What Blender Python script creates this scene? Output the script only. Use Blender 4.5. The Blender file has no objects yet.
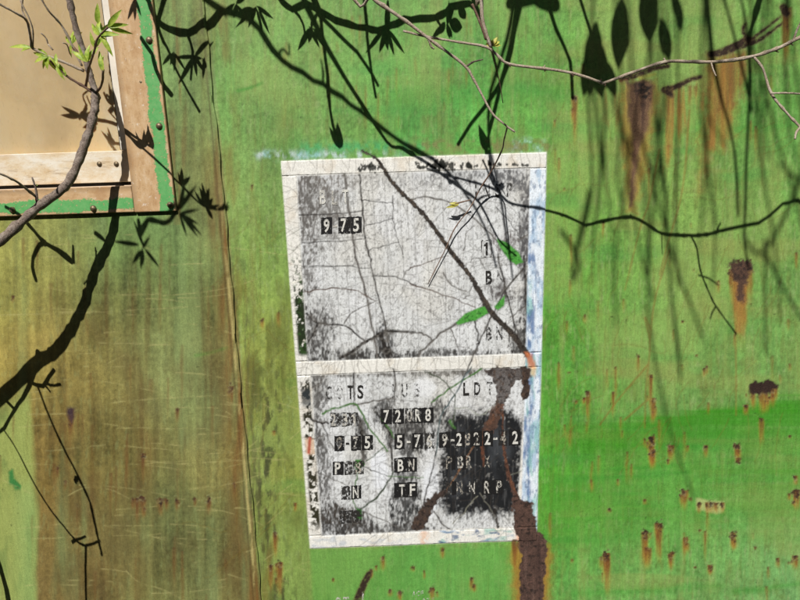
import bpy, math, random
import numpy as np
from mathutils import Vector, Matrix

# ------------------------------------------------------------------ camera, sky, sun, exposure
scene = bpy.context.scene
col = scene.collection
PITCH, ROLL = math.radians(12.0), math.radians(1.9)
FPX = 582.0                      # focal length in photograph pixels (800 wide)
AXIS = 1.164                     # metres from the lens to the wall along the optical axis
CZ = 1.40                        # height on the wall that the lens points at
fw = Vector((0, math.cos(PITCH), -math.sin(PITCH)))
up0 = Vector((0, math.sin(PITCH), math.cos(PITCH)))
rt = Vector((1, 0, 0)) * math.cos(ROLL) - up0 * math.sin(ROLL)
up = up0 * math.cos(ROLL) + Vector((1, 0, 0)) * math.sin(ROLL)
CAM = Vector((0, 0, CZ)) - fw * AXIS
cd = bpy.data.cameras.new('camera')
cam = bpy.data.objects.new('camera', cd)
col.objects.link(cam)
m = Matrix.Identity(4)
for i in range(3):
    m[i][0], m[i][1], m[i][2], m[i][3] = rt[i], up[i], -fw[i], CAM[i]
cam.matrix_world = m
cd.sensor_width = 36.0
cd.lens = 36.0 * FPX / 800.0
cd.clip_start, cd.clip_end = 0.02, 500
scene.camera = cam

SUN = Vector((0.223, 1.0, -1.117)).normalized()      # direction the sunlight travels
elev = math.asin(-SUN.z)
w = bpy.data.worlds.new('World'); scene.world = w; w.use_nodes = True
nt = w.node_tree
sky = nt.nodes.new('ShaderNodeTexSky'); sky.sky_type = 'NISHITA'; sky.sun_disc = False
sky.sun_elevation = elev
sky.sun_rotation = math.atan2(-SUN.x, -SUN.y)
bg = nt.nodes['Background']; bg.inputs['Strength'].default_value = 0.05
nt.links.new(sky.outputs[0], bg.inputs['Color'])
sl = bpy.data.lights.new('sun', 'SUN'); sl.energy = 4.9; sl.angle = math.radians(0.53); sl.color = (1.0, 0.97, 0.92)
so = bpy.data.objects.new('sun', sl); col.objects.link(so)
so.rotation_euler = SUN.to_track_quat('-Z', 'Y').to_euler()
so.location = (-2, -6, 8)
vs = scene.view_settings
vs.view_transform = 'Standard'; vs.look = 'None'; vs.gamma = 1.0; vs.use_curve_mapping = False
vs.exposure = 0.03

random.seed(7)
rng = np.random.default_rng(11)

# ------------------------------------------------------------------ coordinate helpers
def at(px, py, d=0.0):
    """wall coordinates of a sight line through (px,py) where it is d metres in front of the wall"""
    v = fw * FPX + rt * (px - 400.0) + up * (300.0 - py)
    t = (-d - CAM.y) / v.y
    return CAM + v * t
def at_np(px, py):
    px = np.asarray(px, float); py = np.asarray(py, float)
    vx = fw.x * FPX + rt.x * (px - 400) + up.x * (300 - py)
    vy = fw.y * FPX + rt.y * (px - 400) + up.y * (300 - py)
    vz = fw.z * FPX + rt.z * (px - 400) + up.z * (300 - py)
    t = -CAM.y / vy
    return CAM.x + vx * t, CAM.z + vz * t
def proj(P):
    v = P - CAM
    z = v.dot(fw)
    if z < 0.02: return None
    return 400 + FPX * v.dot(rt) / z, 300 - FPX * v.dot(up) / z
def proj_np(X, Z):
    vx, vy, vz = X - CAM.x, -CAM.y, Z - CAM.z
    z = vx * fw.x + vy * fw.y + vz * fw.z
    return (400 + FPX * (vx * rt.x + vy * rt.y + vz * rt.z) / z,
            300 - FPX * (vx * up.x + vy * up.y + vz * up.z) / z)
def ripple(X, Z):
    """the shallow buckling of the old sheet steel"""
    return (0.0016 * np.sin(X * 5.1 + 1.3 * np.sin(Z * 3.3)) + 0.0009 * np.sin(Z * 7.7 + X * 3.1)
            + 0.0007 * np.sin(X * 17 + Z * 11.0) * np.sin(Z * 5 + 1) + 0.0004 * np.sin(X * 31 - Z * 23.0) * np.sin(X * 7 + Z * 3))

def s2l(c):
    c = np.asarray(c, np.float32) / 255.0
    return np.where(c <= 0.04045, c / 12.92, ((c + 0.055) / 1.055) ** 2.4).astype(np.float32)
def smooth(pts, n=8):
    """Catmull-Rom through tuples of any length"""
    P = [np.array(p, float) for p in pts]
    if len(P) < 3: return [tuple(p) for p in P]
    P = [2 * P[0] - P[1]] + P + [2 * P[-1] - P[-2]]
    out = []
    for i in range(1, len(P) - 2):
        a, b, c, d = P[i - 1:i + 3]
        for k in range(n):
            t = k / n
            out.append(0.5 * (2 * b + (c - a) * t + (2 * a - 5 * b + 4 * c - d) * t * t + (3 * b - a - 3 * c + d) * t ** 3))
    out.append(P[-2])
    return [tuple(p) for p in out]

# ------------------------------------------------------------------ the weathered paint: colours worked out on a sheet, then stored on the mesh points
S = 1.7; X0, Y0 = -40, -40
CW, CH = int(880 * S), int(680 * S)
PX, PY = np.meshgrid(X0 + (np.arange(CW) + .5) / S, Y0 + (np.arange(CH) + .5) / S)
PX = PX.astype(np.float32); PY = PY.astype(np.float32)
TAB = rng.random((256, 256)).astype(np.float32)
XS, YS = PX[0].copy(), PY[:, 0].copy()
def vnoise(x, y, seed=0):
    """value noise on a regular grid: x along the columns, y along the rows"""
    x = x + np.float32(seed * 17.31); y = y + np.float32(seed * 9.77)
    xi = np.floor(x).astype(np.int32); yi = np.floor(y).astype(np.int32)
    fx = x - xi; fy = y - yi
    fx = (fx * fx * (3 - 2 * fx)).astype(np.float32); fy = (fy * fy * (3 - 2 * fy)).astype(np.float32)[:, None]
    xa, xb = xi.min(), xi.max() + 2
    L = TAB[:, np.arange(xa, xb) & 255]
    A = L[yi & 255] * (1 - fy) + L[(yi + 1) & 255] * fy
    k = xi - xa
    return A[:, k] * (1 - fx) + A[:, k + 1] * fx
def fbm(sx, sy, seed, o=3, win=None, rough=.55):
    x, y = (XS, YS) if win is None else (XS[win[1]], YS[win[0]])
    t = 0; a = 1; s = 0
    for k in range(o):
        t = t + np.float32(a) * vnoise(x / sx * 2 ** k, y / sy * 2 ** k, seed + k * 3.1); s += a; a *= rough
    return t / np.float32(s)
class Mk:
    """a mask that covers only a window of the sheet"""
    __array_ufunc__ = None
    def __init__(self, m, win): self.m, self.win = m, win
    def __mul__(self, o):
        if isinstance(o, Mk): o = o.full()
        return Mk(self.m * (o[self.win] if isinstance(o, np.ndarray) else o), self.win)
    __rmul__ = __mul__
    def full(self):
        M = np.zeros((CH, CW), np.float32); M[self.win] = self.m; return M
def sst(a, b, x):
    t = np.clip((x - a) / (b - a), 0, 1); return t * t * (3 - 2 * t)
C = np.zeros((CH, CW, 3), np.float32)
RUST = np.zeros((CH, CW), np.float32); CRK = np.zeros((CH, CW), np.float32)
def over(c, mask, win=None):
    c = s2l(c)
    if isinstance(mask, Mk): mask, win = mask.m, mask.win
    if win is None: win = (slice(None), slice(None))
    mask = np.clip(mask, 0, 1)[..., None]
    C[win] = C[win] * (1 - mask) + c * mask
def window(x0, y0, x1, y1):
    i0 = max(0, int((x0 - X0) * S)); i1 = min(CW, int((x1 - X0) * S) + 2)
    j0 = max(0, int((y0 - Y0) * S)); j1 = min(CH, int((y1 - Y0) * S) + 2)
    if i1 <= i0 or j1 <= j0: return None
    return (slice(j0, j1), slice(i0, i1))
SCR = np.zeros((CH, CW), np.float32)
def rmax(k, a=1.0): RUST[k.win] = np.maximum(RUST[k.win], np.clip(k.m * a, 0, 1))
def stroke(pts, w0, w1=None, soft=.7, M=None, curve=True):
    """mask of a tapered line; w = widths in pixels"""
    if w1 is None: w1 = w0
    if curve: pts = smooth(pts, 6)
    if M is None:
        r = max(w0, w1) / 2 + soft + 2
        xs = [p[0] for p in pts]; ys = [p[1] for p in pts]
        W = window(min(xs) - r, min(ys) - r, max(xs) + r, max(ys) + r)
        if W is None: W = (slice(0, 1), slice(0, 1))
        big_ = stroke(pts, w0, w1, soft, SCR, False)
        out = Mk(SCR[W].copy(), W); SCR[W] = 0
        return out
    n = max(1, len(pts) - 1)
    for i in range(len(pts) - 1):
        (xa, ya), (xb, yb) = pts[i][:2], pts[i + 1][:2]
        wa = w0 + (w1 - w0) * i / n; r = max(w0, w1) / 2 + soft + 1
        win = window(min(xa, xb) - r, min(ya, yb) - r, max(xa, xb) + r, max(ya, yb) + r)
        if win is None: continue
        x = PX[win]; y = PY[win]; dx, dy = xb - xa, yb - ya
        L = dx * dx + dy * dy + 1e-6
        t = np.clip(((x - xa) * dx + (y - ya) * dy) / L, 0, 1)
        d = np.hypot(x - xa - t * dx, y - ya - t * dy)
        M[win] = np.maximum(M[win], np.clip((wa / 2 + soft - d) / (2 * soft), 0, 1))
    return M
def poly(pts, soft=1.2, rag=0, seed=3):
    """mask of a filled polygon with soft, ragged edges"""
    xs = [p[0] for p in pts]; ys = [p[1] for p in pts]
    win = window(min(xs) - 8, min(ys) - 8, max(xs) + 8, max(ys) + 8)
    x = PX[win].copy(); y = PY[win].copy()
    if rag:
        x += (fbm(6, 6, seed, 3, win) - .5) * 2 * rag; y += (fbm(6, 6, seed + 5, 3, win) - .5) * 2 * rag
    ins = np.zeros(x.shape, bool); dm = np.full(x.shape, 1e9, np.float32)
    for i in range(len(pts)):
        (xa, ya), (xb, yb) = pts[i - 1], pts[i]
        if ya != yb:
            ins ^= ((ya > y) != (yb > y)) & (x < (xb - xa) * (y - ya) / (yb - ya) + xa)
        dx, dy = xb - xa, yb - ya
        t = np.clip(((x - xa) * dx + (y - ya) * dy) / (dx * dx + dy * dy + 1e-6), 0, 1)
        dm = np.minimum(dm, np.hypot(x - xa - t * dx, y - ya - t * dy))
    sd = np.where(ins, dm, -dm)
    return Mk(np.clip((sd + soft) / (2 * soft), 0, 1).astype(np.float32), win)
def idw(pts, sig):
    """smooth field of paint colours through spot readings, worked out coarsely and enlarged"""
    st = 10
    gx, gy = np.meshgrid(np.arange(X0, X0 + 880 + st, st), np.arange(Y0, Y0 + 680 + st, st))
    num = np.zeros(gx.shape + (3,)); den = np.zeros(gx.shape)
    for (x, y, c) in pts:
        d2 = (gx - x) ** 2 + (gy - y) ** 2
        k = np.exp(-d2 / (2 * sig * sig)) + 1e-4 / (1 + d2 / 4e3)
        num += k[..., None] * s2l(c); den += k
    f = (num / den[..., None]).astype(np.float32)
    u = (PX - X0) / st; v = (PY - Y0) / st
    u = np.clip(u + (fbm(60, 60, 2, 3) - .5) * 4, 0, gx.shape[1] - 1.01); v = np.clip(v + (fbm(60, 90, 8, 3) - .5) * 6, 0, gx.shape[0] - 1.01)
    ui = u.astype(int); vi = v.astype(int); fu = (u - ui)[..., None]; fv = (v - vi)[..., None]
    return (f[vi, ui] * (1 - fu) + f[vi, ui + 1] * fu) * (1 - fv) + (f[vi + 1, ui] * (1 - fu) + f[vi + 1, ui + 1] * fu) * fv

RIGHT = [(560, 100, (104, 164, 70)), (600, 130, (122, 164, 76)), (700, 200, (132, 168, 82)), (650, 30, (118, 164, 78)), (760, 90, (98, 164, 72)), (785, 150, (86, 162, 70)),
         (575, 220, (92, 160, 58)), (640, 250, (124, 166, 76)), (720, 290, (116, 166, 76)), (580, 300, (86, 158, 54)), (650, 350, (106, 160, 78)), (780, 330, (100, 158, 80)), (580, 400, (86, 160, 55)), (720, 380, (104, 160, 78)),
         (560, 480, (80, 162, 44)), (600, 500, (82, 164, 58)), (700, 510, (88, 166, 66)), (650, 560, (100, 168, 84)), (780, 560, (112, 172, 108)), (740, 540, (104, 170, 92)), (600, 585, (98, 168, 78)), (800, 480, (90, 166, 70)),
         (450, 570, (104, 164, 80)), (380, 575, (98, 158, 72)), (330, 585, (100, 152, 70)),
         (300, 60, (116, 164, 82)), (240, 80, (104, 162, 84)), (270, 120, (122, 162, 82)), (350, 100, (116, 164, 80)), (420, 80, (84, 164, 76)), (450, 120, (78, 168, 72)), (530, 60, (106, 166, 78)), (530, 120, (96, 168, 72)), (230, 20, (124, 152, 78)), (400, 30, (112, 160, 78)),
         (250, 170, (126, 162, 92)), (240, 250, (132, 156, 80)), (275, 260, (126, 162, 80)), (270, 350, (146, 158, 76)), (250, 420, (138, 142, 70)), (290, 450, (144, 152, 72)), (260, 520, (124, 130, 64)), (295, 560, (132, 138, 66)), (700, -20, (110, 162, 76))]
LEFT = [(185, 20, (126, 150, 84)), (190, 100, (120, 152, 90)), (205, 150, (132, 136, 80)), (190, 220, (108, 150, 92)), (195, 265, (120, 148, 88)), (218, 230, (132, 116, 66)), (225, 330, (136, 116, 66)), (60, 260, (140, 142, 80)), (20, 290, (152, 146, 76)), (130, 240, (112, 142, 80)), (150, 290, (124, 132, 74)),
        (100, 330, (126, 116, 66)), (60, 360, (142, 122, 66)), (180, 330, (126, 138, 84)), (192, 400, (122, 138, 88)), (100, 420, (114, 100, 56)), (60, 450, (130, 105, 55)), (150, 420, (126, 116, 66)), (60, 500, (124, 100, 54)), (70, 560, (116, 94, 54)), (120, 530, (104, 92, 54)), (130, 470, (118, 106, 58)),
        (180, 500, (100, 110, 68)), (200, 560, (108, 118, 74)), (225, 450, (130, 110, 60)), (232, 560, (120, 106, 60)), (160, 580, (106, 100, 58)), (5, 380, (146, 128, 66)), (210, 500, (118, 118, 70))]
right = idw(RIGHT, 42); left = idw(LEFT, 30) * .92 + s2l((108, 140, 80)) * .09
seamx = 207 + PY * (53.0 / 600)
sm = (PX < seamx + 2)[..., None]
C[:] = np.where(sm, left, right)
isleft = sm[..., 0].astype(np.float32)
bl_ = (.12 + .24 * sst(545, 640, PX))[..., None]
C[:] = np.where(sm, C * (1 + .10 * sst(280, 360, PY))[..., None], C * (1 - bl_) + s2l((128, 158, 88)) * bl_)
# rain streaking, brush marks and chalking
vst = fbm(5, 160, 21, 3); hst = fbm(150, 4, 25, 3); blot = fbm(34, 44, 29, 4); fine = fbm(2.6, 2.6, 31, 2)
grit = fbm(1.7, 2.6, 33, 2)
C *= (.93 + (vst - .5)[..., None] * (.42 + .30 * isleft[..., None]) + (hst - .5)[..., None] * .12 + (blot - .5)[..., None] * (.55 + .4 * isleft[..., None]) + (fine - .5)[..., None] * .34 + (grit - .5)[..., None] * .34)
over((112, 104, 50), sst(.54, .78, fbm(2.4, 26, 34, 3)) * .30 * (1 - isleft)); over((66, 96, 34), sst(.56, .76, fbm(3, 5, 36, 3)) * .34 * (1 - isleft)); over((158, 176, 118), sst(.6, .8, fbm(2, 9, 37, 3)) * (.34 - .18 * isleft))
over((150, 166, 96), sst(.56, .82, fbm(10, 190, 35, 3)) * .32 * (1 - isleft)); over((146, 168, 92), sst(.5, .72, fbm(70, 90, 39, 4)) * .42 * (1 - isleft)); over((112, 126, 66), sst(.54, .76, fbm(16, 24, 40, 4)) * .3 * (1 - isleft))
over((70, 146, 66), sst(.56, .8, fbm(90, 26, 38, 4)) * .38 * (1 - isleft) * sst(240, 320, PX))
over((150, 150, 84), sst(.52, .74, fbm(120, 18, 41, 3)) * .28 * (1 - isleft) * sst(520, 580, PX))
over((92, 66, 34), sst(.55, .8, fbm(7, 210, 44, 3)) * .36 * isleft * sst(210, 300, PY))
over((128, 150, 96), sst(.56, .8, fbm(16, 190, 47, 3)) * .42 * isleft)
over((100, 74, 42), sst(.52, .78, fbm(26, 60, 49, 4)) * .3 * isleft * sst(230, 330, PY))
over((84, 76, 48), sst(.58, .82, fbm(30, 70, 51, 4)) * .36 * isleft * sst(260, 420, PY))
# repainted ground: fresher green right of the old vertical edge below the panel
over((96, 160, 72), sst(308, 312, PX + (PY - 548) * -.05) * sst(546, 551, PY) * .55 * sst(560, 500, PX))
# strong green band sweeping over the lower right
bandc = 428 - 26 * sst(560, 810, PX) + (fbm(90, 30, 53, 3) - .5) * 14
bm = sst(-7, 8, PY - bandc + 4 + (hst - .5) * 14) * (1 - sst(14, 60, PY - bandc)) * sst(535, 610, PX)
over((54, 134, 24), bm * (.72 + .5 * (hst - .5)))
bm2 = sst(-14, 16, PY - bandc - 44) * (1 - sst(30, 110, PY - bandc - 44)) * sst(530, 560, PX)
over((74, 146, 46), bm2 * .5 * (.5 + hst))
for (x0, x1, yy, ww, al) in ((560, 690, 477, 5, .6), (610, 700, 467, 4, .4), (575, 720, 590, 7, .4), (735, 800, 588, 5, .6), (600, 800, 512, 6, .2), (555, 640, 540, 8, .3), (238, 262, 88, 3, .7), (196, 228, 352, 3, .3), (655, 800, 445, 6, .35), (700, 800, 128, 16, .3), (690, 800, 108, 14, .25), (400, 560, 95, 20, .3)):
    over((58, 138, 46), stroke([(x0, yy + 3), ((x0 + x1) / 2, yy), (x1, yy - 5)], ww, ww * .6, soft=ww * .5) * al * (.4 + 1.2 * hst))
# pale green patch at lower left
pe = 33 + (PY - 400) * .03 + (fbm(20, 60, 55, 3) - .5) * 14
pm = (1 - sst(-4, 5, PX - pe)) * sst(386, 420, PY + PX * .3)
over((152, 166, 92), pm * .88); over((112, 132, 72), pm * sst(.45, .75, fbm(14, 40, 57, 4)) * .7)
over((142, 176, 106), pm * sst(8, 30, PX) * sst(470, 500, PY) * .4)
over((46, 120, 60), poly([(10, 470), (14, 468), (15, 478), (22, 484), (22, 489), (16, 488), (10, 482)], 1, 1.5) * .9)
# olive-brown stain beside the seam, mould specks right of it
sd = PX - seamx
over((104, 82, 48), sst(-46, -12, sd) * (1 - sst(-1, 1, sd)) * sst(.35, .7, fbm(14, 110, 60, 4)) * sst(60, 200, PY) * .5); over((88, 74, 44), sst(.52, .7, fbm(44, 60, 59, 4)) * isleft * sst(300, 400, PY) * .26 * (.5 + vst)); over((122, 84, 44), sst(-24, -3, sd) * (1 - sst(-1, 1, sd)) * sst(.25, .62, fbm(9, 80, 61, 3)) * (.35 + .65 * sst(100, 260, PY)) * .85)
over((186, 172, 112), stroke([(204.4, 0), (230.9, 300), (257.4, 600)], 2.2, soft=.8) * sst(.3, .55, fbm(4, 14, 63, 3)) * sst(120, 300, PY) * .85); over((70, 48, 28), stroke([(201.4, 0), (227.9, 300), (254.4, 600)], 1.2, soft=.8) * .6)
over((58, 62, 40), sst(.5, .68, fbm(4, 11, 65, 4)) * np.exp(-((sd - 22 - 8 * np.sin(PY / 47)) / 15) ** 2) * sst(310, 400, PY) * .85); over((86, 84, 58), sst(.45, .65, fbm(3, 26, 66, 3)) * sst(0, 3, sd) * (1 - sst(12, 24, sd)) * sst(180, 330, PY) * .6)
over((90, 92, 44), sst(.5, .75, fbm(14, 40, 67, 4)) * sst(0, 10, sd) * (1 - sst(40, 75, sd)) * sst(200, 330, PY) * .6)
over((126, 104, 52), sst(-1, 6, sd) * (1 - sst(10, 30, sd)) * sst(.4, .7, fbm(10, 60, 69, 3)) * .5)
over((120, 90, 50), np.exp(-((PX - 178) / 9) ** 2) * (PY < 225) * sst(.3, .7, fbm(6, 60, 71, 3)) * .7)
# faint hairline crazing and old vine traces
def wander(x, y, ang, n, step, bend):
    P = [(x, y)]
    for _ in range(n):
        ang += random.gauss(0, bend); x += math.cos(ang) * step; y += math.sin(ang) * step; P.append((x, y))
    return P
M = np.zeros((CH, CW), np.float32)
for _ in range(95):
    x, y = random.uniform(555, 800), random.uniform(90, 440)
    stroke(wander(x, y, random.choice((2.3, 2.0, 1.6, 1.57, 2.5)), random.randint(3, 9), 7, .22), .9, .5, .6, M, False)
for _ in range(26):
    stroke(wander(random.uniform(225, 300), random.uniform(200, 560), random.choice((1.9, 2.3, 1.5)), 7, 7, .3), .9, .5, .6, M, False)
over((112, 96, 40), M * .42)
M = np.zeros((CH, CW), np.float32)
for P in ([(651, 330), (645, 318), (650, 345), (646, 390), (645, 428)], [(648, 365), (620, 398), (600, 425)], [(648, 400), (625, 420)], [(670, 250), (655, 300), (650, 340)], [(660, 150), (650, 200), (640, 230), (625, 290)], [(690, 110), (683, 190), (668, 245), (660, 275)], [(735, 300), (736, 350), (736, 415)]):
    stroke(P, 2, 1.2, .9, M)
over((134, 92, 42), M * .55)
# knife-thin scratches, mostly on the brown sheet
M = np.zeros((CH, CW), np.float32)
for _ in range(70):
    x, y = random.uniform(-5, 225), random.uniform(225, 600)
    a = random.gauss(-.03, .04) if random.random() < .85 else random.uniform(-.6, .6)
    stroke(wander(x, y, a, random.randint(2, 8), random.uniform(6, 14), .05), .7, .4, .5, M, False)
for P in ([(76, 410), (115, 402), (160, 398), (235, 394)], [(60, 500), (85, 487), (110, 488), (130, 497)], [(127, 569), (140, 580), (165, 588), (188, 600)], [(0, 315), (90, 312), (200, 306)], [(30, 414), (70, 413)], [(0, 260), (60, 256)], [(105, 524), (150, 534), (200, 546)], [(80, 484), (130, 487), (185, 498)]):
    stroke(P, .9, .6, .5, M)
for _ in range(40):
    x, y = random.uniform(225, 300), random.uniform(380, 600)
    stroke(wander(x, y, random.uniform(-.9, .5), 3, random.uniform(5, 10), .1), .6, .4, .5, M, False)
over((196, 188, 126), M * sst(.25, .7, fbm(9, 9, 73, 2)) * .45)
# mildew specks everywhere
sp = vnoise(XS / 2.2, YS / 2.6, 4); over((40, 44, 18), sst(.93, .985, sp) * sst(.45, .7, fbm(50, 40, 77, 3)) * .75)

# -------- rust: chips with runs below them
def run(x, y, w, l, dark=1.0, wl=None, lean=0.0, al=1.0):
    wl = w * .5 if wl is None else wl
    win = window(x - w * 2 - 4, y - 5, x + w * 2 + 4 + abs(lean), y + l + 4)
    if win is None: return
    X = PX[win]; Y = PY[win]
    t = np.clip((Y - y) / l, 0, 1)
    ww = (w + (wl - w) * t) / 2
    xx = X - x - lean * t + (fbm(3, 14, x * .13, 2, win) - .5) * 2.2
    body = np.clip((ww + .9 - np.abs(xx)) / 1.8, 0, 1) * (Y > y - .5) * (1 - sst(.45, 1, t))
    halo = np.clip((ww + 2.5 - np.abs(xx)) / 4, 0, 1) * sst(y - 1, y + 5, Y) * (1 - sst(.5, 1, t))
    grain = .55 + .9 * (fbm(1.8, 12, y * .07, 2, win) - .5) * 1.6
    lf_ = x < 262
    over((134, 112, 58) if lf_ else (172, 138, 54), halo * .45 * al, win)
    over((118, 82, 42) if lf_ else (144, 92, 40), body * .8 * grain * al, win)
    over((92, 58, 32) if lf_ else (104, 64, 32), body * (1 - sst(.1, .75, t)) * .75 * al, win)
    hd = np.hypot(X - x + (fbm(2.4, 2.4, x, 3, win) - .5) * w * 1.7, (Y - y - w * .3) * .8 + (fbm(2.4, 2.4, y, 3, win) - .5) * w * 1.7)
    rim = np.clip((w * .52 + 2.2 - hd) / 2, 0, 1) * dark
    over((186, 192, 140), rim * sst(.45, .7, fbm(2.5, 2.5, x * 2, 2, win)) * (.28 if w > 3 else .1) * al, win)
    head = np.clip((w * .52 + .5 - hd) / 1.7, 0, 1) * dark
    over((74, 48, 32), head * .9 * al, win); over((40, 28, 22), head * sst(.45, .7, fbm(1.8, 1.8, x + y, 2, win)) * .9 * al, win)
    RUST[win] = np.maximum(RUST[win], np.maximum(head, body * .6 * (1 - t)) * al)
RUNS = [(575, 96, 4.5, 56), (785, 9, 6, 62), (741, 264, 15, 95), (753, 388, 5, 24), (762, 389, 5.5, 28), (766, 391, 4.5, 24), (772, 388, 5.5, 22), (776, 386, 3, 16), (746, 405, 4, 12), (761, 419, 4, 30), (652, 437, 6, 36), (653, 450, 6, 22), (671, 446, 5.5, 18), (668, 460, 3, 6), (737, 445, 5.5, 18), (738, 458, 4.5, 6), (706, 446, 4, 14), (684, 491, 5.5, 22),
        (659, 524, 6.5, 46), (645, 532, 6, 42), (649, 549, 4, 24), (646, 548, 3, 24), (607, 554, 6.5, 46), (671, 554, 4.5, 20), (673, 552, 3, 6), (685, 538, 4.5, 20), (733, 533, 5.5, 20), (710, 565, 4.5, 12), (796, 490, 7, 22), (795, 556, 5, 16), (778, 558, 3, 12), (653, 399, 4.5, 28), (651, 375, 3, 40), (638, 355, 2.4, 20), (613, 392, 2.4, 30), (707, 366, 2.6, 10), (704, 369, 2, 10), (588, 392, 3.2, 36), (584, 398, 2.5, 8), (576, 401, 2, 4),
        (683, 321, 3, 3), (697, 355, 2, 2), (585, 315, 2, 10), (569, 372, 2, 2), (795, 476, 4, 10), (610, 510, 3, 4), (645, 500, 2, 6), (789, 435, 3, 4), (700, 530, 2, 2), (755, 547, 2.4, 3), (695, 567, 2, 2), (572, 560, 2, 4), (592, 481, 2, 14), (618, 480, 1.6, 8),
        (383, 557, 3.4, 16), (376, 566, 2.4, 6), (371, 570, 3, 10), (443, 549, 3, 12), (413, 567, 3, 6), (472, 579, 3, 14), (474, 586, 3, 8), (432, 589, 4.5, 14), (400, 592, 4.5, 12), (333, 579, 2.4, 4), (424, 571, 1.8, 10), (390, 590, 3, 8),
        (144, 453, 3.2, 34), (71, 409, 6, 46), (232, 386, 5, 20), (138, 497, 4, 28), (143, 496, 5, 24), (162, 499, 4.5, 18), (168, 498, 3, 14), (178, 499, 4, 12), (196, 497, 3, 10), (134, 498, 2.5, 12), (66, 480, 2, 12), (58, 467, 2.5, 20), (178, 408, 3, 16), (210, 497, 4, 20), (235, 482, 2.4, 20), (275, 533, 4, 30), (280, 562, 5.5, 40), (271, 565, 3.5, 30), (263, 318, 2, 14), (279, 312, 2, 18), (262, 320, 2, 8), (295, 503, 2.2, 10), (274, 431, 2, 6), (14, 296, 3, 8), (252, 185, 2, 8)]
for r_ in RUNS:
    run(*r_)
    if r_[2] > 4:
        for _ in range(random.randint(1, 3)):
            run(r_[0] + random.gauss(0, r_[2] * .7), r_[1] + random.uniform(-3, r_[3] * .5), r_[2] * random.uniform(.25, .55), r_[3] * random.uniform(.15, .6), al=random.uniform(.6, 1))
for _ in range(60):
    run(random.uniform(550, 800), random.uniform(60, 600), random.uniform(1.0, 2.2), random.uniform(4, 40), 1, al=random.uniform(.35, .8))
for _ in range(50):
    run(random.uniform(0, 235), random.uniform(230, 600), random.uniform(1.0, 3.0), random.uniform(20, 90), .3, al=random.uniform(.2, .5))
for _ in range(30):
    run(random.uniform(240, 540), random.uniform(10, 140), random.uniform(.8, 1.5), random.uniform(10, 60), .5, al=random.uniform(.15, .4))
# pale scraped patch with rust in it
over((176, 186, 120), poly([(696, 498), (724, 501), (726, 508), (716, 514), (695, 508)], 1.5, 2) * .8)
for x in (699, 707, 711, 716, 722): run(x, 503, 4, 12)
# gashes at upper right
over((150, 116, 58), poly([(706, 60), (748, 52), (742, 90), (728, 150), (712, 150), (700, 190), (704, 120)], 7, 6) * .8 * (.1 + 1.7 * fbm(3.5, 60, 81, 3))); over((112, 78, 46), poly([(708, 56), (750, 48), (746, 80), (736, 104), (716, 116), (710, 90)], 6, 6) * .75 * sst(.35, .65, fbm(3, 40, 82, 3))); over((160, 116, 58), poly([(664, 90), (700, 80), (696, 110), (676, 150), (664, 170)], 6, 6) * .6 * sst(.4, .65, fbm(3, 50, 83, 3))); over((150, 112, 60), poly([(600, 92), (626, 84), (622, 130), (608, 120)], 6, 5) * .5 * sst(.4, .65, fbm(3, 40, 84, 3)))
for x, l in ((714, 70), (719, 95), (726, 64), (731, 80), (736, 66), (742, 40), (709, 50), (723, 110)): run(x, 54, 4, l, .1, al=.34)
for x, l in ((668, 100), (673, 60), (680, 70), (690, 26), (696, 20)): run(x, 86, 4, l, .1, al=.6)
def gash(P, w0, w1, seed):
    M = stroke(P, w0 + 1.2, w1 + .6, 1.4); n = fbm(2.4, 2.0, seed, 3, M.win)
    k = Mk(np.clip(M.m * (.35 + 1.3 * n), 0, 1), M.win)
    over((96, 76, 48), k); over((52, 38, 28), Mk(sst(.5, .95, k.m), k.win)); rmax(k)
gash([(711, 54), (722, 52), (735, 47), (748, 41)], 5, 10, 91); gash([(748, 42), (756, 36), (766, 28), (780, 17)], 3, 1.5, 92); gash([(752, 43), (764, 37), (781, 24)], 4, 2, 93); gash([(747, 40), (743, 30), (745, 24)], 4, 2, 94)
gash([(665, 90), (676, 87), (690, 80), (701, 77)], 6, 3, 95); gash([(668, 92), (672, 95)], 5, 3, 96)
gash([(622, 79), (640, 74), (655, 68), (668, 66)], 5, 4, 97); gash([(783, 8), (786, 14)], 7, 5, 98)
big = poly([(627, 82), (653, 80), (654, 95), (648, 130), (640, 152), (634, 205), (630, 205), (632, 150), (630, 120)], 2.5, 3)
over((168, 112, 50), poly([(622, 84), (658, 80), (658, 100), (650, 150), (636, 215), (628, 210), (622, 120)], 4, 5) * .55)
over((104, 76, 62), big * .9); over((70, 50, 42), big * sst(.45, .7, fbm(3, 22, 99, 3)) * .8); rmax(big, .8)
over((36, 28, 24), poly([(633, 84), (652, 82), (652, 98), (644, 104), (634, 96)], 2, 4) * sst(.4, .6, fbm(3, 3, 101, 3)))
over((150, 140, 60), stroke([(640, 78), (655, 74)], 3, 2, 1.5) * .7)
over((164, 118, 60), poly([(732, 270), (752, 270), (749, 300), (744, 334), (737, 332), (735, 300)], 3, 3) * .75 * (.2 + 1.3 * fbm(3, 30, 85, 3)))
big = poly([(731, 266), (736, 262), (748, 261), (753, 267), (750, 277), (747, 286), (745, 305), (740, 300), (736, 284), (732, 278)], 1.6, 5)
over((84, 62, 50), big); over((50, 38, 34), big * sst(.42, .62, fbm(3, 3, 86, 3)) * sst(292, 272, PY)); rmax(big)
big = poly([(750, 387), (754, 382), (762, 383), (768, 379), (776, 382), (780, 386), (778, 392), (773, 390), (769, 396), (763, 392), (757, 397), (751, 393)], 1, 4)
over((50, 34, 28), big); rmax(big)
over((60, 44, 52), poly([(68, 408), (75, 408), (76, 416), (73, 424), (69, 416)], 1.5, 2) * .8)
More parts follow.
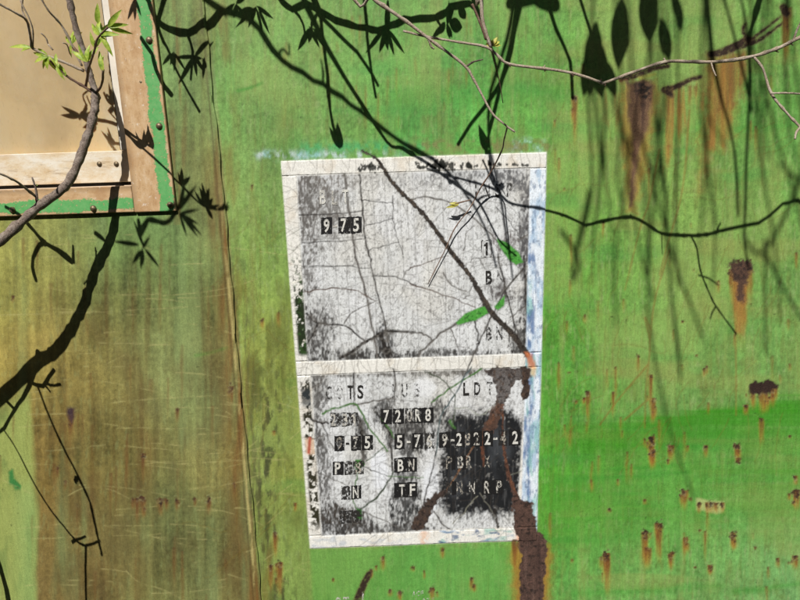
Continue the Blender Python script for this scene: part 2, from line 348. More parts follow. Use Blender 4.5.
gash([(369, 574), (364, 584), (357, 601)], 5, 7, 103)

# -------- the stencil panel
uf = poly([(297, 176), (530, 168), (529, 353), (308, 361)], 1.0).full() ; lf = poly([(311, 375), (527, 367), (516, 527), (322, 535)], 1.0).full()
whole = poly([(281, 161), (547, 152), (541.5, 352), (537, 541), (310, 548), (296, 362)], .6).full()
# overspray round the border
ov = sst(.42, .62, fbm(9, 12, 111, 3)) * (.3 + .7 * sst(.35, .62, grit))
over((150, 196, 196), ov * sst(250, 258, PX) * (1 - sst(340, 352, PX)) * np.exp(-((PY - 155) / 4.5) ** 2) * .85)
over((70, 168, 104), sst(.3, .65, fbm(5, 7, 112, 4)) * np.exp(-((PY - 147) / 6) ** 2) * sst(290, 310, PX) * (1 - sst(400, 440, PX)) * .7)
over((196, 212, 214), sst(.42, .7, fbm(5, 10, 113, 4)) * .8 * sst(254, 260, PX) * (1 - sst(360, 420, PX)) * np.exp(-((PY - 155) / 4) ** 2))
over((170, 208, 200), ov * sst(500, 520, PX) * (1 - sst(545, 548, PX)) * np.exp(-((PY - 146) / 7) ** 2) * .9)
over((128, 120, 78), sst(.45, .6, fbm(8, 8, 115, 3)) * sst(400, 420, PX) * (1 - sst(548, 552, PX)) * np.exp(-((PY - 146) / 8) ** 2) * .7)
over((228, 226, 219), whole)
over((198, 182, 158), whole * sst(.5, .8, fbm(14, 14, 117, 3)) * .45)
# chalked fields
def field(F, seed):
    over((212, 214, 214), F)
    over((210, 204, 190), F * sst(.45, .75, fbm(50, 60, seed, 3)) * .32)
    over((222, 224, 226), F * sst(.45, .7, fbm(26, 50, seed + 2, 3)) * .7)
    over((158, 156, 152), F * sst(.5, .75, fbm(1.5, 14, seed + 4, 3)) * .32)
    over((146, 144, 140), F * sst(.54, .72, fbm(3, 3.4, seed + 6, 4)) * .3)
    over((96, 93, 90), F * sst(.64, .74, fbm(1.5, 2.2, seed + 8, 2)) * .5)
field(uf, 121); field(lf, 141)
def dark(F, x, y, rx, ry, a, c=(52, 50, 48), seed=151, pw=2):
    d = (np.abs((PX - x) / rx) ** pw + np.abs((PY - y) / ry) ** pw) + (fbm(10, 12, seed, 4) - .5) * 1.6
    k = F * (1 - sst(-.1, 1.5, d)) * min(1, a); th = .70 - .30 * k
    gr = fbm(1.5, 3.4, seed + 3, 3) * .75 + fbm(5, 6, seed + 7, 2) * .25
    over(c, F * sst(th - .16, th + .16, gr) * np.minimum(1, k * 2.0) * (.62 + .5 * fbm(2.6, 9, seed + 11, 3))); over(c, k * k * .35)
dark(uf, 315, 200, 34, 48, .8, (104, 100, 96)); dark(uf, 325, 178, 60, 14, .7, (110, 104, 98)); dark(uf, 305, 240, 16, 120, .7, (98, 95, 92))
dark(uf, 308, 330, 30, 40, .8, (70, 68, 66)); dark(uf, 350, 358, 70, 12, .95); dark(uf, 440, 356, 100, 8, .8); dark(uf, 526, 260, 9, 100, .95, (70, 68, 70)); dark(uf, 516, 176, 30, 16, .6, (110, 110, 110)); dark(uf, 522, 340, 14, 26, 1, (36, 33, 31))
dark(uf, 490, 176, 60, 10, .6, (96, 96, 98)); dark(uf, 504, 240, 14, 14, .7, (84, 74, 72)); dark(uf, 500, 292, 16, 16, .8, (60, 52, 50)); dark(uf, 384, 340, 12, 18, 1, (34, 32, 30)); dark(uf, 410, 180, 60, 12, .4, (120, 120, 120))
dark(lf, 316, 400, 14, 40, .9, (76, 74, 72)); dark(lf, 330, 522, 44, 20, 1.1, (46, 44, 42)); dark(lf, 380, 532, 60, 10, 1, (60, 58, 56)); dark(lf, 318, 470, 14, 70, .9, (80, 78, 76)); dark(lf, 400, 372, 120, 6, .8, (90, 86, 80)); dark(lf, 342, 515, 26, 12, .7, (66, 60, 54))
dark(lf, 405, 500, 17, 40, 1.2, (34, 34, 34), 161); dark(lf, 408, 440, 24, 22, 1.1, (38, 37, 36), 163); dark(lf, 385, 415, 14, 18, 1, (44, 42, 40), 165); dark(lf, 363, 440, 7, 26, 1.2, (34, 32, 31), 167); dark(lf, 437, 412, 16, 14, .9, (44, 43, 42), 169); dark(lf, 420, 425, 22, 16, .9, (60, 58, 57), 168)
over((226, 229, 233), lf * (1 - sst(.3, 1, ((PX - 431) / 9) ** 2 + ((PY - 488) / 34) ** 2 + (fbm(8, 10, 171, 3) - .5))) * .9)
over((228, 231, 236), lf * (1 - sst(.3, 1, ((PX - 380) / 11) ** 2 + ((PY - 468) / 22) ** 2 + (fbm(8, 10, 172, 3) - .5))) * .9)
over((226, 228, 230), lf * (1 - sst(.3, 1, ((PX - 425) / 14) ** 2 + ((PY - 386) / 14) ** 2 + (fbm(8, 10, 173, 3) - .5))) * .8)
# soot-black sprayed-out block
bx = np.maximum(np.abs(PX - 482 + (PY - 463) * .05) - 21, 0) / 25; by = np.maximum(np.abs(PY - 464) - 29, 0) / 26
bd = np.sqrt(bx * bx + by * by) + (fbm(8, 8, 175, 4) - .5) * .6
blk = lf * (1 - sst(.62, 1.12, bd + (grit - .5) * .5))
over((30, 31, 33), blk); over((66, 69, 73), blk * sst(.4, .72, fbm(16, 30, 177, 4)) * .7 * (1 - sst(.1, .6, bd)))
over((120, 120, 120), blk * sst(.66, .8, fbm(2, 26, 179, 3)) * .25); over((146, 144, 140), blk * sst(.66, .76, fbm(4, 4, 180, 4)) * .5)
# fine craze lines over every painted inch, then the long cracks and painted vine shadows
M = np.zeros((CH, CW), np.float32)
for _ in range(300):
    x, y = random.uniform(300, 528), random.uniform(165, 530)
    a = random.choice((0, 0, 1.6, 1.6, 1.5, 2.4, .8)) + random.gauss(0, .15)
    stroke(wander(x, y, a, random.randint(3, 8), random.uniform(4, 8), random.choice((.06, .1, .3))), .6, .4, .45, M, False)
for _ in range(46):
    x, y, r_ = random.uniform(305, 522), random.uniform(178, 525), random.uniform(8, 26); a0 = random.uniform(0, 6.3); sp_ = random.uniform(1.0, 2.6)
    stroke([(x + r_ * math.cos(a0 + sp_ * k / 9) + random.gauss(0, .4), y + r_ * .8 * math.sin(a0 + sp_ * k / 9) + random.gauss(0, .4)) for k in range(10)], .6, .4, .45, M, False)
for x in (318, 331, 342, 352, 372, 384, 399, 412, 424, 441, 455, 470): stroke([(x, 172), (x + 3, 240), (x + random.uniform(4, 12), 352)], .5, .5, .45, M)
for x in (330, 350, 372, 402, 415, 447): stroke([(x, 374), (x + 3, 440), (x + random.uniform(2, 8), 528)], .5, .5, .45, M)
for y in (213, 238, 266): stroke([(300, y + 2), (340, y), (368, y - 3)], .8, .8, .45, M)
over((64, 58, 52), M * whole * .55); CRK[:] = np.maximum(CRK, M * .5)
M = np.zeros((CH, CW), np.float32)
for x in list(np.arange(286, 545, 9)):
    stroke(wander(x + random.uniform(-3, 3), 152, 1.57, 4, 5, .25), .6, .5, .45, M, False); stroke(wander(x + random.uniform(-3, 3), 352, 1.57, 4, 6, .25), .6, .5, .45, M, False)
for y in list(np.arange(178, 540, 7)): stroke(wander(279 + (y - 161) * .075, y, 0, 4, 5, .25), .6, .5, .45, M, False)
over((90, 80, 66), M * whole * (1 - np.maximum(uf, lf)) * .55)
BLKC, GRY, BRN, GRN = (40, 36, 33), (92, 88, 84), (78, 58, 46), (74, 112, 58)
CRACKS_SHADOWS = [(BLKC, 1.0, [(300, 215), (330, 214), (361, 211)]), (BLKC, 1.0, [(302, 243), (335, 241), (365, 238)]), (BLKC, 2.0, [(360, 175), (362, 200), (365, 236), (370, 260), (377, 289), (386, 329), (391, 356)]), (GRY, 2.6, [(344, 176), (350, 216), (355, 252), (357, 262), (367, 300), (375, 340), (377, 356)]),
      (BLKC, .9, [(362, 200), (378, 202), (393, 202)]), (BLKC, .9, [(365, 226), (380, 222), (393, 218)]), (BLKC, 1, [(393, 196), (393, 216), (397, 236), (403, 254)]), (BLKC, .8, [(370, 250), (385, 245), (399, 242)]), (BLKC, .9, [(302, 266), (340, 266), (369, 268)]), (BRN, 1.4, [(305, 291), (331, 288), (355, 290), (375, 301)]), (GRY, 1.3, [(344, 323), (353, 312), (377, 301)]),
      (BLKC, 2.2, [(307, 313), (318, 323), (343, 325), (355, 332), (365, 341)]), (BLKC, 2.4, [(318, 323), (313, 334), (308, 343)]), (BLKC, 3.6, [(343, 357), (354, 350), (365, 342), (381, 334), (389, 331), (415, 332)]), (BLKC, 5, [(381, 334), (384, 345), (388, 357)]), (BLKC, 1.5, [(373, 276), (395, 277), (415, 285)]), (GRY, 1, [(415, 266), (407, 270), (403, 277)]),
      (GRY, 2, [(410, 200), (430, 197), (460, 208), (486, 230), (498, 242)]), (BLKC, 1.2, [(496, 208), (510, 222), (520, 238)]), (GRY, 1.6, [(518, 240), (527, 235), (536, 230)]), (GRY, .9, [(464, 250), (466, 234), (474, 226)]), (GRY, .9, [(470, 262), (476, 258), (500, 257)]),
      (BRN, 1.1, [(410, 268), (436, 259), (448, 256)]), (BRN, 1.2, [(410, 284), (436, 292), (458, 300), (474, 307)]), (GRY, 1.2, [(464, 298), (468, 294), (472, 286)]), (GRY, 2.6, [(457, 323), (436, 337), (418, 355)]), (GRY, 2, [(410, 333), (422, 333), (432, 339)]), (BLKC, 1.7, [(474, 321), (478, 336), (477, 350)]), (GRY, 1.2, [(451, 329), (455, 340), (460, 352)]),
      (GRY, 1.5, [(443, 273), (452, 285), (466, 292)]), (GRY, 1, [(478, 258), (482, 264), (487, 270)]), (BLKC, 2, [(498, 255), (506, 290), (516, 330)]), (BLKC, 2, [(525, 267), (506, 289), (490, 319), (476, 349), (464, 376)]), (BLKC, 2.6, [(524, 255), (526, 300), (528, 352)]), (GRY, 1.2, [(527, 305), (516, 313), (510, 318)]),  # some long black lines here are vine shadows painted in among the cracks
      (BLKC, 1.8, [(354, 373), (354, 390), (354, 404)]), (BLKC, 1.7, [(394, 368), (395, 386), (394, 405)]), (GRY, 1.8, [(354, 405), (378, 400), (395, 398)]), (BLKC, 4, [(357, 413), (362, 430), (363, 446), (363, 464)]), (BLKC, 1.4, [(322, 423), (329, 440), (335, 449)]), (BLKC, 2.6, [(311, 419), (319, 422), (328, 422)]), (GRY, 1.4, [(312, 440), (320, 436), (328, 434)]), (GRY, 1.5, [(313, 387), (320, 382), (324, 376)]),
      (BLKC, 3, [(376, 412), (386, 426), (391, 440), (392, 470)]), (GRN, 2.6, [(322, 414), (335, 408), (354, 404), (362, 413), (370, 428), (387, 450)]), (GRN, 2.2, [(381, 418), (388, 427), (395, 438)]), (GRN, 1.5, [(358, 463), (358, 472), (355, 484), (354, 502), (360, 512)]), ((54, 66, 48), 2.2, [(358, 511), (376, 498), (388, 482), (393, 472)]), ((66, 82, 60), 1.5, [(384, 447), (376, 454), (366, 461)]),
      (GRY, 1, [(363, 511), (392, 524), (405, 531)]), (BLKC, .9, [(365, 467), (376, 472), (387, 476)]), (GRY, .9, [(317, 472), (331, 478), (346, 484)]), (BLKC, 1.6, [(345, 534), (352, 525), (362, 524), (370, 534)]), (GRN, 2.2, [(481, 368), (448, 390), (431, 402)]), ((76, 92, 94), 1.8, [(471, 367), (464, 378), (450, 402), (441, 416), (436, 455)]), ((70, 78, 62), 1.4, [(425, 372), (443, 380), (455, 400), (452, 428)]),
      ((160, 164, 150), 1, [(455, 408), (469, 409), (481, 415), (499, 400)]), ((120, 118, 104), 1, [(443, 496), (455, 478), (470, 452)]), ((124, 122, 108), 1.1, [(477, 496), (464, 512), (452, 524)]), ((110, 108, 98), 1.0, [(480, 494), (488, 506), (496, 520)]), (BLKC, 3, [(494, 510), (497, 522), (498, 528)]), (BLKC, 1.4, [(434, 512), (444, 526), (450, 530)]), ((120, 122, 110), .9, [(508, 476), (520, 472), (527, 466)]), (BLKC, 1.6, [(424, 505), (430, 478), (436, 452)]), (GRN, 1.0, [(388, 476), (410, 477), (424, 478)])]
for c, w_, P in CRACKS_SHADOWS:
    Pj = [(x + random.gauss(0, .45), y + random.gauss(0, .45)) for x, y in smooth(P, 5)]
    w2 = w_ * .86 if c != GRN else w_ * .8; sk = stroke(Pj, w2, w2 * .7, .55, None, False); CRK[sk.win] = np.maximum(CRK[sk.win], sk.m * (c != GRN))
    over(c, stroke(Pj, w2, w2 * .7, .55, None, False) * (.55 + .9 * fine))
    if w_ > 1.3 and c in (BLKC, GRY): over((120, 116, 110), stroke(Pj, w2 * 2.6, w2 * 2, 1.6, None, False) * sst(.4, .7, fbm(2.5, 2.5, 245, 2)) * .4)
over((58, 118, 44), poly([(355, 459), (361, 460), (364, 465), (358, 470), (354, 467)], .8, 1.5)); over((52, 112, 44), poly([(356, 508), (362, 509), (363, 520), (357, 519)], .8, 2) * .9); over((84, 140, 60), stroke([(450, 421), (452, 425), (455, 428)], 2.6, 1, 1.2) * .7)
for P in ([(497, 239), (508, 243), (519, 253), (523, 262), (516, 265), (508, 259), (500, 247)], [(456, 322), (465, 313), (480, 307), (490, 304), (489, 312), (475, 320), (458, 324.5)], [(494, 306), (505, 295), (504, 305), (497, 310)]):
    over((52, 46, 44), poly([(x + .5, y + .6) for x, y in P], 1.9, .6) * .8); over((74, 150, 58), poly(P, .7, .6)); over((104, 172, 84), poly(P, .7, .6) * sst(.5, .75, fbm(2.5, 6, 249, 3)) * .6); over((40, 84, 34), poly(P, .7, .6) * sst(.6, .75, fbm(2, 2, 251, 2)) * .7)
# tufted moss on the top border and the green-black mould of the left border
for (x, y, r1) in [(437, 165, 7), (450, 166, 5), (443, 164, 5)] + [(random.uniform(415, 530), random.uniform(163, 169), random.uniform(1.4, 3)) for _ in range(34)] + [(random.uniform(360, 376), random.uniform(164, 173), random.uniform(1.5, 4)) for _ in range(7)]:
    win = window(x - 12, y - 10, x + 12, y + 12)
    d = np.hypot(PX[win] - x, (PY[win] - y) * 1.1) + (fbm(2, 4, x, 2, win) - .5) * r1 * 2.4
    over((26, 28, 22), np.clip((r1 - d) / 1.2, 0, 1) * .92, win)
lx = PX - (282 + (PY - 176) * .0745)          # distance in from the border's outer edge
spk = fbm(3.2, 3.6, 181, 3)
k1 = sst(208, 300, PY) * (1 - sst(352, 357, PY)) * sst(0, 3, lx - 2) * (1 - sst(-1, .6, lx - 14.5 + (PY - 176) * .012))
over((34, 46, 22), k1 * sst(.70 - .42 * sst(215, 335, PY), .78 - .42 * sst(215, 335, PY), spk))
over((52, 84, 36), k1 * sst(.60, .72, fbm(3, 4, 184, 2)) * .6)
over((228, 226, 214), stroke([(292, 283), (297, 281), (302, 279)], 1.6, 1.2) * .9)
k2 = sst(376, 382, PY) * (1 - sst(520, 536, PY)) * sst(2, 5, lx) * (1 - sst(-1, .6, lx - 12.5))
over((48, 46, 30), k2 * sst(.40, .52, fbm(3.2, 3.2, 187, 3) - .10 * (PY > 400) * sst(440, 428, PY) + .05 * sst(5, 10, lx)))
over((46, 54, 58), k2 * sst(384, 392, PY) * (1 - sst(402, 410, PY)) * .8)
over((224, 196, 170), k2 * sst(436, 440, PY) * (1 - sst(452, 456, PY)) * .85); over((172, 64, 36), stroke([(310, 438), (309, 452)], 3, 2, 1) * .9)
# blue and teal remnants of older paint at the right and along the foot
rx = (546.6 - (PY - 167) * .0255) - PX
rb = (1 - sst(15.5, 17, rx)) * sst(0, 1, rx) * sst(167, 170, PY) * (1 - sst(528, 540, PY))
over((224, 232, 240), rb); over((158, 186, 212), rb * sst(.42, .7, fbm(5, 16, 191, 4)) * .75)
over((74, 108, 156), rb * sst(6, 10, rx) * sst(.42, .66, fbm(4, 14, 193, 4)) * sst(225, 262, PY) * .85)
over((130, 186, 178), rb * sst(.5, .72, fbm(6, 26, 195, 4)) * sst(260, 300, PY) * .7); over((90, 112, 146), rb * sst(.6, .75, fbm(2.4, 5, 197, 3)) * .6)
bb = sst(0, 1, PY - (535 - (PX - 310) * .0352)) * (1 - sst(12.5, 13.5, PY - (535 - (PX - 310) * .0352))) * sst(311, 313, PX) * (1 - sst(534, 537, PX))
over((120, 144, 172), bb * sst(.5, .72, fbm(10, 4, 199, 4)) * (.35 + .6 * sst(420, 440, PX))); over((132, 180, 170), bb * sst(.52, .72, fbm(12, 5, 201, 4)) * sst(425, 440, PX) * .7); over((66, 92, 128), bb * sst(.56, .74, fbm(7, 3, 203, 4)) * sst(430, 440, PX) * .8)
over((226, 176, 138), bb * np.exp(-((PX - 424) / 5) ** 2) * .6 * sst(.35, .6, fbm(3, 3, 247, 3))); over((236, 170, 130), bb * np.exp(-((PX - 519) / 3) ** 2) * .8)
# the rusted vine scar, from the top border to the foot of the panel
def rustfill(K, c1=(66, 54, 48), c2=(84, 66, 54), seed=211, a=1.0):
    k, wi = np.clip(K.m, 0, 1), K.win; n = fbm(3, 4, seed, 3, wi)
    k = sst(.42, .62, k * .85 + (fbm(2.6, 3.6, seed + 9, 4, wi) - .5) * 1.1 * (1.15 - k)) ; over(c1, k * a, wi); over(c2, k * sst(.48, .7, n) * .8 * a, wi); over((34, 27, 24), k * sst(.56, .75, fbm(2.5, 2.5, seed + 4, 2, wi)) * .8 * a, wi); rmax(K, a)
scar = stroke([(362, 151), (374, 157), (381, 164), (387, 175), (400, 191), (425, 216), (452, 253), (468, 273), (480, 293), (492, 313), (512, 334), (527, 354)], 3.4, 7, 1.7) * np.clip(.5 + 1.1 * fbm(3, 3, 213, 3), 0, 1)
rustfill(scar, (58, 53, 48), (84, 74, 64), 215)
over((196, 118, 76), poly([(525, 352), (532, 353), (536, 364), (534, 368), (529, 366)], 1.4, 2.5) * .85); over((222, 178, 110), poly([(529, 366), (536, 366), (534, 377), (530, 374)], 1.5, 2) * .6)
rustfill(poly([(478, 368), (529, 366), (528, 372), (519, 381), (504, 402), (499, 414), (493, 408), (497, 390), (490, 376)], 2.4, 5), seed=217, a=.86)
rustfill(poly([(520, 366), (530, 366), (529, 396), (521, 402)], 2.5, 3), seed=219)
rustfill(poly([(492, 406), (504, 404), (498, 430), (490, 436), (476, 442), (484, 428)], 3, 4), (88, 64, 52), (112, 76, 56), 221, .85)
rustfill(stroke([(482, 440), (483, 455), (484, 466)], 5, 2, 1.5), (96, 62, 44), (120, 70, 46), 222, .6)
rustfill(stroke([(478, 441), (470, 452), (456, 476), (446, 491)], 2.2, 1.6, .7), (110, 84, 66), (130, 92, 62), 223)
rustfill(stroke([(446, 492), (436, 498), (428, 508), (418, 526)], 6, 15, 4) * lf, seed=225)
rustfill(stroke([(503, 408), (503, 440), (506, 462), (512, 486), (520, 505)], 2.4, 6, 2.0), (92, 62, 48), (116, 76, 54), 227)
over((150, 104, 44), poly([(512, 546), (551, 546), (551, 566), (547, 610), (515, 610)], 3.5, 3) * .8); over((166, 128, 60), poly([(508, 548), (555, 548), (552, 610), (512, 610)], 6, 4) * .35 * (.2 + 1.4 * vst))
rustfill(poly([(511, 488), (524, 501), (533, 504), (536, 522), (539, 533), (546, 541), (548, 553), (545, 580), (544, 612), (520, 612), (520, 580), (520, 552), (516, 532), (513, 512)], 1.8, 3.5), (80, 60, 52), (94, 70, 60), 229)
over((116, 92, 82), poly([(524, 540), (540, 540), (540, 612), (526, 612)], 4, 2) * sst(.5, .75, fbm(2.4, 40, 231, 3)) * .5); over((58, 42, 38), poly([(521, 530), (543, 540), (542, 612), (521, 612)], 3, 2) * sst(.5, .75, fbm(2.4, 30, 232, 3)) * .6)
run(515, 540, 5, 46, .2)
C *= (.93 + .16 * fbm(1.6, 1.6, 233, 2))[..., None]
np.clip(C, .004, .92, out=C)

def sample(px, py):
    """read the worked-out paint at photograph positions; beyond its edge it carries on mirrored"""
    u = (px - X0) * S - .5; v = (py - Y0) * S - .5
    def mir(a, n):
        a = np.mod(a, 2 * (n - 1)); return np.where(a > n - 1, 2 * (n - 1) - a, a)
    u = np.clip(mir(u, CW), 0, CW - 1.001); v = np.clip(mir(v, CH), 0, CH - 1.001)
    ui = u.astype(int); vi = v.astype(int); fu = u - ui; fv = v - vi
    def bl(A):
        f = (fu, fv) if A.ndim == 2 else (fu[:, None], fv[:, None])
        return (A[vi, ui] * (1 - f[0]) + A[vi, ui + 1] * f[0]) * (1 - f[1]) + (A[vi + 1, ui] * (1 - f[0]) + A[vi + 1, ui + 1] * f[0]) * f[1]
    return bl(C), bl(RUST), bl(CRK)

# ------------------------------------------------------------------ mesh helpers
def link(o, parent=None):
    col.objects.link(o)
    if parent is not None: o.parent = parent
    return o
def empty(name, loc=(0, 0, 0), parent=None):
    o = bpy.data.objects.new(name, None); o.location = loc; o.empty_display_size = .1
    return link(o, parent)
def tag(o, label=None, cat=None, group=None, kind=None):
    for k, v in (('label', label), ('category', cat), ('group', group), ('kind', kind)):
        if v: o[k] = v
    return o
def mesh(name, verts, faces, mat, parent=None, smooth_=False):
    me = bpy.data.meshes.new(name); me.from_pydata([tuple(v) for v in verts], [], faces); me.update()
    if mat: me.materials.append(mat)
    if smooth_:
        me.polygons.foreach_set('use_smooth', [True] * len(me.polygons))
    return link(bpy.data.objects.new(name, me), parent)
def grid(name, P, mat, parent=None, keep=None, colr=None, rust=None):
    """P: (rows, cols, 3) points; keep: (rows-1, cols-1) mask of faces"""
    R, K = P.shape[:2]
    idx = np.arange(R * K).reshape(R, K)
    q = np.stack([idx[:-1, :-1], idx[:-1, 1:], idx[1:, 1:], idx[1:, :-1]], -1)
    q = q[keep] if keep is not None else q.reshape(-1, 4)
    me = bpy.data.meshes.new(name)
    me.vertices.add(R * K); me.vertices.foreach_set('co', P.reshape(-1).astype(np.float32))
    n = len(q); me.loops.add(n * 4); me.loops.foreach_set('vertex_index', q.reshape(-1).astype(np.int32))
    me.polygons.add(n); me.polygons.foreach_set('loop_start', np.arange(0, n * 4, 4, dtype=np.int32))
    me.update(calc_edges=True)
    me.polygons.foreach_set('use_smooth', np.ones(n, bool))
    if colr is not None:
        a = me.color_attributes.new('paint', 'FLOAT_COLOR', 'POINT')
        a.data.foreach_set('color', np.concatenate([colr, np.ones((R * K, 1))], 1).astype(np.float32).reshape(-1))
        b = me.attributes.new('rust', 'FLOAT', 'POINT'); b.data.foreach_set('value', rust.astype(np.float32))
    me.materials.append(mat); me.update()
    return link(bpy.data.objects.new(name, me), parent)
def box(name, lo, hi, mat, parent=None, bev=.0015):
    """box with a small chamfer round all edges"""
    import bmesh
    bm_ = bmesh.new(); bmesh.ops.create_cube(bm_, size=1)
    for v in bm_.verts:
        for i in range(3): v.co[i] = lo[i] + (v.co[i] + .5) * (hi[i] - lo[i])
    if bev: bmesh.ops.bevel(bm_, geom=bm_.edges[:], offset=bev, segments=2, affect='EDGES', profile=.5)
    me = bpy.data.meshes.new(name); bm_.to_mesh(me); bm_.free(); me.materials.append(mat)
    return link(bpy.data.objects.new(name, me), parent)

# ------------------------------------------------------------------ materials
def mat_new(name):
    m_ = bpy.data.materials.new(name); m_.use_nodes = True
    return m_, m_.node_tree, m_.node_tree.nodes['Principled BSDF']
class G:
    def __init__(s, t): s.t = t
    def n(s, kind, **kw):
        nd = s.t.nodes.new(kind)
        for k, v in kw.items():
            if k in nd.inputs: nd.inputs[k].default_value = v
            else: setattr(nd, k, v)
        return nd
    def l(s, a, b): s.t.links.new(a, b)
    def pos(s, scale):
        tc = s.n('ShaderNodeTexCoord'); mp = s.n('ShaderNodeMapping'); mp.inputs['Scale'].default_value = scale
        s.l(tc.outputs['Object'], mp.inputs['Vector']); return mp.outputs[0]
    def noise(s, scale, vec=(1, 1, 1), detail=3, rough=.6):
        nd = s.n('ShaderNodeTexNoise'); nd.inputs['Scale'].default_value = scale; nd.inputs['Detail'].default_value = detail; nd.inputs['Roughness'].default_value = rough
        s.l(s.pos(vec), nd.inputs['Vector']); return nd.outputs['Fac']
    def ramp(s, fac, stops):
        r = s.n('ShaderNodeValToRGB'); e = r.color_ramp.elements
        while len(e) < len(stops): e.new(.5)
        for k, (p, c) in enumerate(stops): e[k].position = p; e[k].color = (*c, 1) if len(c) == 3 else c
        s.l(fac, r.inputs[0]); return r.outputs[0]
    def mix(s, fac, a, b, mode='MIX'):
        x = s.n('ShaderNodeMix'); x.data_type = 'RGBA'; x.blend_type = mode
        for sock, v in ((x.inputs[0], fac), (x.inputs[6], a), (x.inputs[7], b)):
            if hasattr(v, 'links') or hasattr(v, 'is_linked'): s.l(v, sock)
            else: sock.default_value = v if not isinstance(v, tuple) else (*v, 1)[:4]
        return x.outputs[2]
    def math(s, op, a, b=0.0, clamp=False):
        x = s.n('ShaderNodeMath'); x.operation = op; x.use_clamp = clamp
        for sock, v in ((x.inputs[0], a), (x.inputs[1], b)):
            if hasattr(v, 'is_linked'): s.l(v, sock)
            else: sock.default_value = v
        return x.outputs[0]
    def map(s, v, a, b, c, d):
        x = s.n('ShaderNodeMapRange'); s.l(v, x.inputs[0])
        for k, q in enumerate((a, b, c, d)): x.inputs[k + 1].default_value = q
        return x.outputs[0]
    def bump(s, h, strength, dist, bsdf):
        b = s.n('ShaderNodeBump'); b.inputs['Strength'].default_value = strength; b.inputs['Distance'].default_value = dist
        s.l(h, b.inputs['Height']); s.l(b.outputs[0], bsdf.inputs['Normal']); return b
def lin(*c): return tuple(float(v) for v in s2l(c))

def painted(name, rough=.5, weave=1.0):
    m_, t, b = mat_new(name); g = G(t)
    a = g.n('ShaderNodeAttribute', attribute_name='paint'); r = g.n('ShaderNodeAttribute', attribute_name='rust')
    v = g.noise(330, (1, 1, .07), 2); h = g.noise(420, (.06, 1, 1), 2); f = g.noise(900, (1, 1, 1), 2); rb = g.noise(520, (1, 1, 1), 4, .7)
    k = g.math('ADD', g.map(v, .3, .7, -.09 * weave, .09 * weave), g.map(h, .3, .7, -.03 * weave, .03 * weave))
    k = g.math('ADD', k, g.math('ADD', g.map(f, .3, .7, -.19, .19), g.map(g.noise(470, (1, 1, .8), 3, .7), .3, .7, -.15, .15)))
    k = g.math('ADD', k, g.math('MULTIPLY', g.map(rb, .3, .7, -.5, .5), r.outputs['Fac']))
    k = g.math('ADD', k, 1.0)
    gc = g.n('ShaderNodeCombineColor'); [g.l(k, gc.inputs[i]) for i in range(3)]
    c = g.mix(1.0, a.outputs['Color'], gc.outputs[0], 'MULTIPLY')
    g.l(c, b.inputs['Base Color'])
    ro = g.math('ADD', g.map(g.noise(60, (1, 1, .4), 3), .3, .7, rough - .08, rough + .12), g.math('MULTIPLY', r.outputs['Fac'], .35), True)
    g.l(ro, b.inputs['Roughness'])
    b.inputs['Specular IOR Level'].default_value = .32
    hh = g.math('ADD', g.math('MULTIPLY', g.math('ADD', v, f), .16), g.math('MULTIPLY', g.math('MULTIPLY', rb, r.outputs['Fac']), 1.6))
    g.bump(hh, .5, .0016, b)
    return m_
M_SIDE = painted('weathered_green_paint', .5)
M_PANEL = painted('crazed_white_paint', .62, .7)

def simple(name, c, rough=.6, spec=.3, var=.25, scale=60, vec=(1, 1, 1), bump=.3, dist=.001, metal=0):
    m_, t, b = mat_new(name); g = G(t)
    n = g.noise(scale, vec, 4)
    lo = tuple(max(0, q * (1 - var)) for q in c); hi = tuple(min(1, q * (1 + var)) for q in c)
    g.l(g.ramp(n, [(.28, lo), (.72, hi)]), b.inputs['Base Color'])
    b.inputs['Roughness'].default_value = rough; b.inputs['Specular IOR Level'].default_value = spec; b.inputs['Metallic'].default_value = metal
    if bump: g.bump(n, bump, dist, b)
    return m_

# ------------------------------------------------------------------ ground and rail car
M_GROUND = simple('leaf_litter', (.07, .055, .036), .95, .1, .6, 9, bump=.6, dist=.02)
g_ = mesh('ground', [(-150, -150, 0), (150, -150, 0), (150, 150, 0), (-150, 150, 0)], [(0, 1, 2, 3)], M_GROUND); g_['kind'] = 'structure'

V, F = [], []  # leaf cards added out of view to block sky light and deepen the shadows
for k in range(15000):
    c = Vector((random.uniform(-13, 13), 0, 0)); c.y = random.uniform(-8.0, -4.2); c.z = random.uniform(0, 1) ** .8 * (.45 - 1.08 * c.y) 
    a = Vector((random.gauss(0, 1), random.gauss(0, 1), random.gauss(0, 1))).normalized(); b_ = a.orthogonal().normalized(); b2 = a.cross(b_); r_ = random.uniform(.10, .2)
    V += [c - b_ * r_ * 1.6, c + b2 * r_ * .7 + a * .03, c + b_ * r_ * 1.6, c - b2 * r_ * .7 + a * .03]; F.append((4 * k, 4 * k + 1, 4 * k + 2, 4 * k + 3))
tk = mesh('thicket_screen', V, F, simple('thicket_screen_leaves', (.05, .085, .025), .7, .2, .4, 3, bump=0)); tag(tk, 'unseen screen of leaves added behind the viewer to block sky light', 'thicket_screen', None, 'stuff')
car = empty('rail_car', (0, 0, 0))
tag(car, 'weathered green rail car side with rust runs and brown-stained left sheet', 'rail car')
SEAMX = at(seam0 := 233.5, 300).x
xf0, xf1 = at(-14, 300).x - .12, at(814, 300).x + .1
zf1, zf0 = at(400, -14).z + .04, at(400, 614).z - .03
STEP = 0.0021
def axis(lo, a, b, hi, step):
    l_ = np.linspace(lo, a, max(2, int((a - lo) / .05)))[:-1] if a > lo else np.array([])
    r_ = np.linspace(b, hi, max(2, int((hi - b) / .05)))[1:] if hi > b else np.array([])
    return np.concatenate([l_, np.arange(a, b, step), [b], r_])
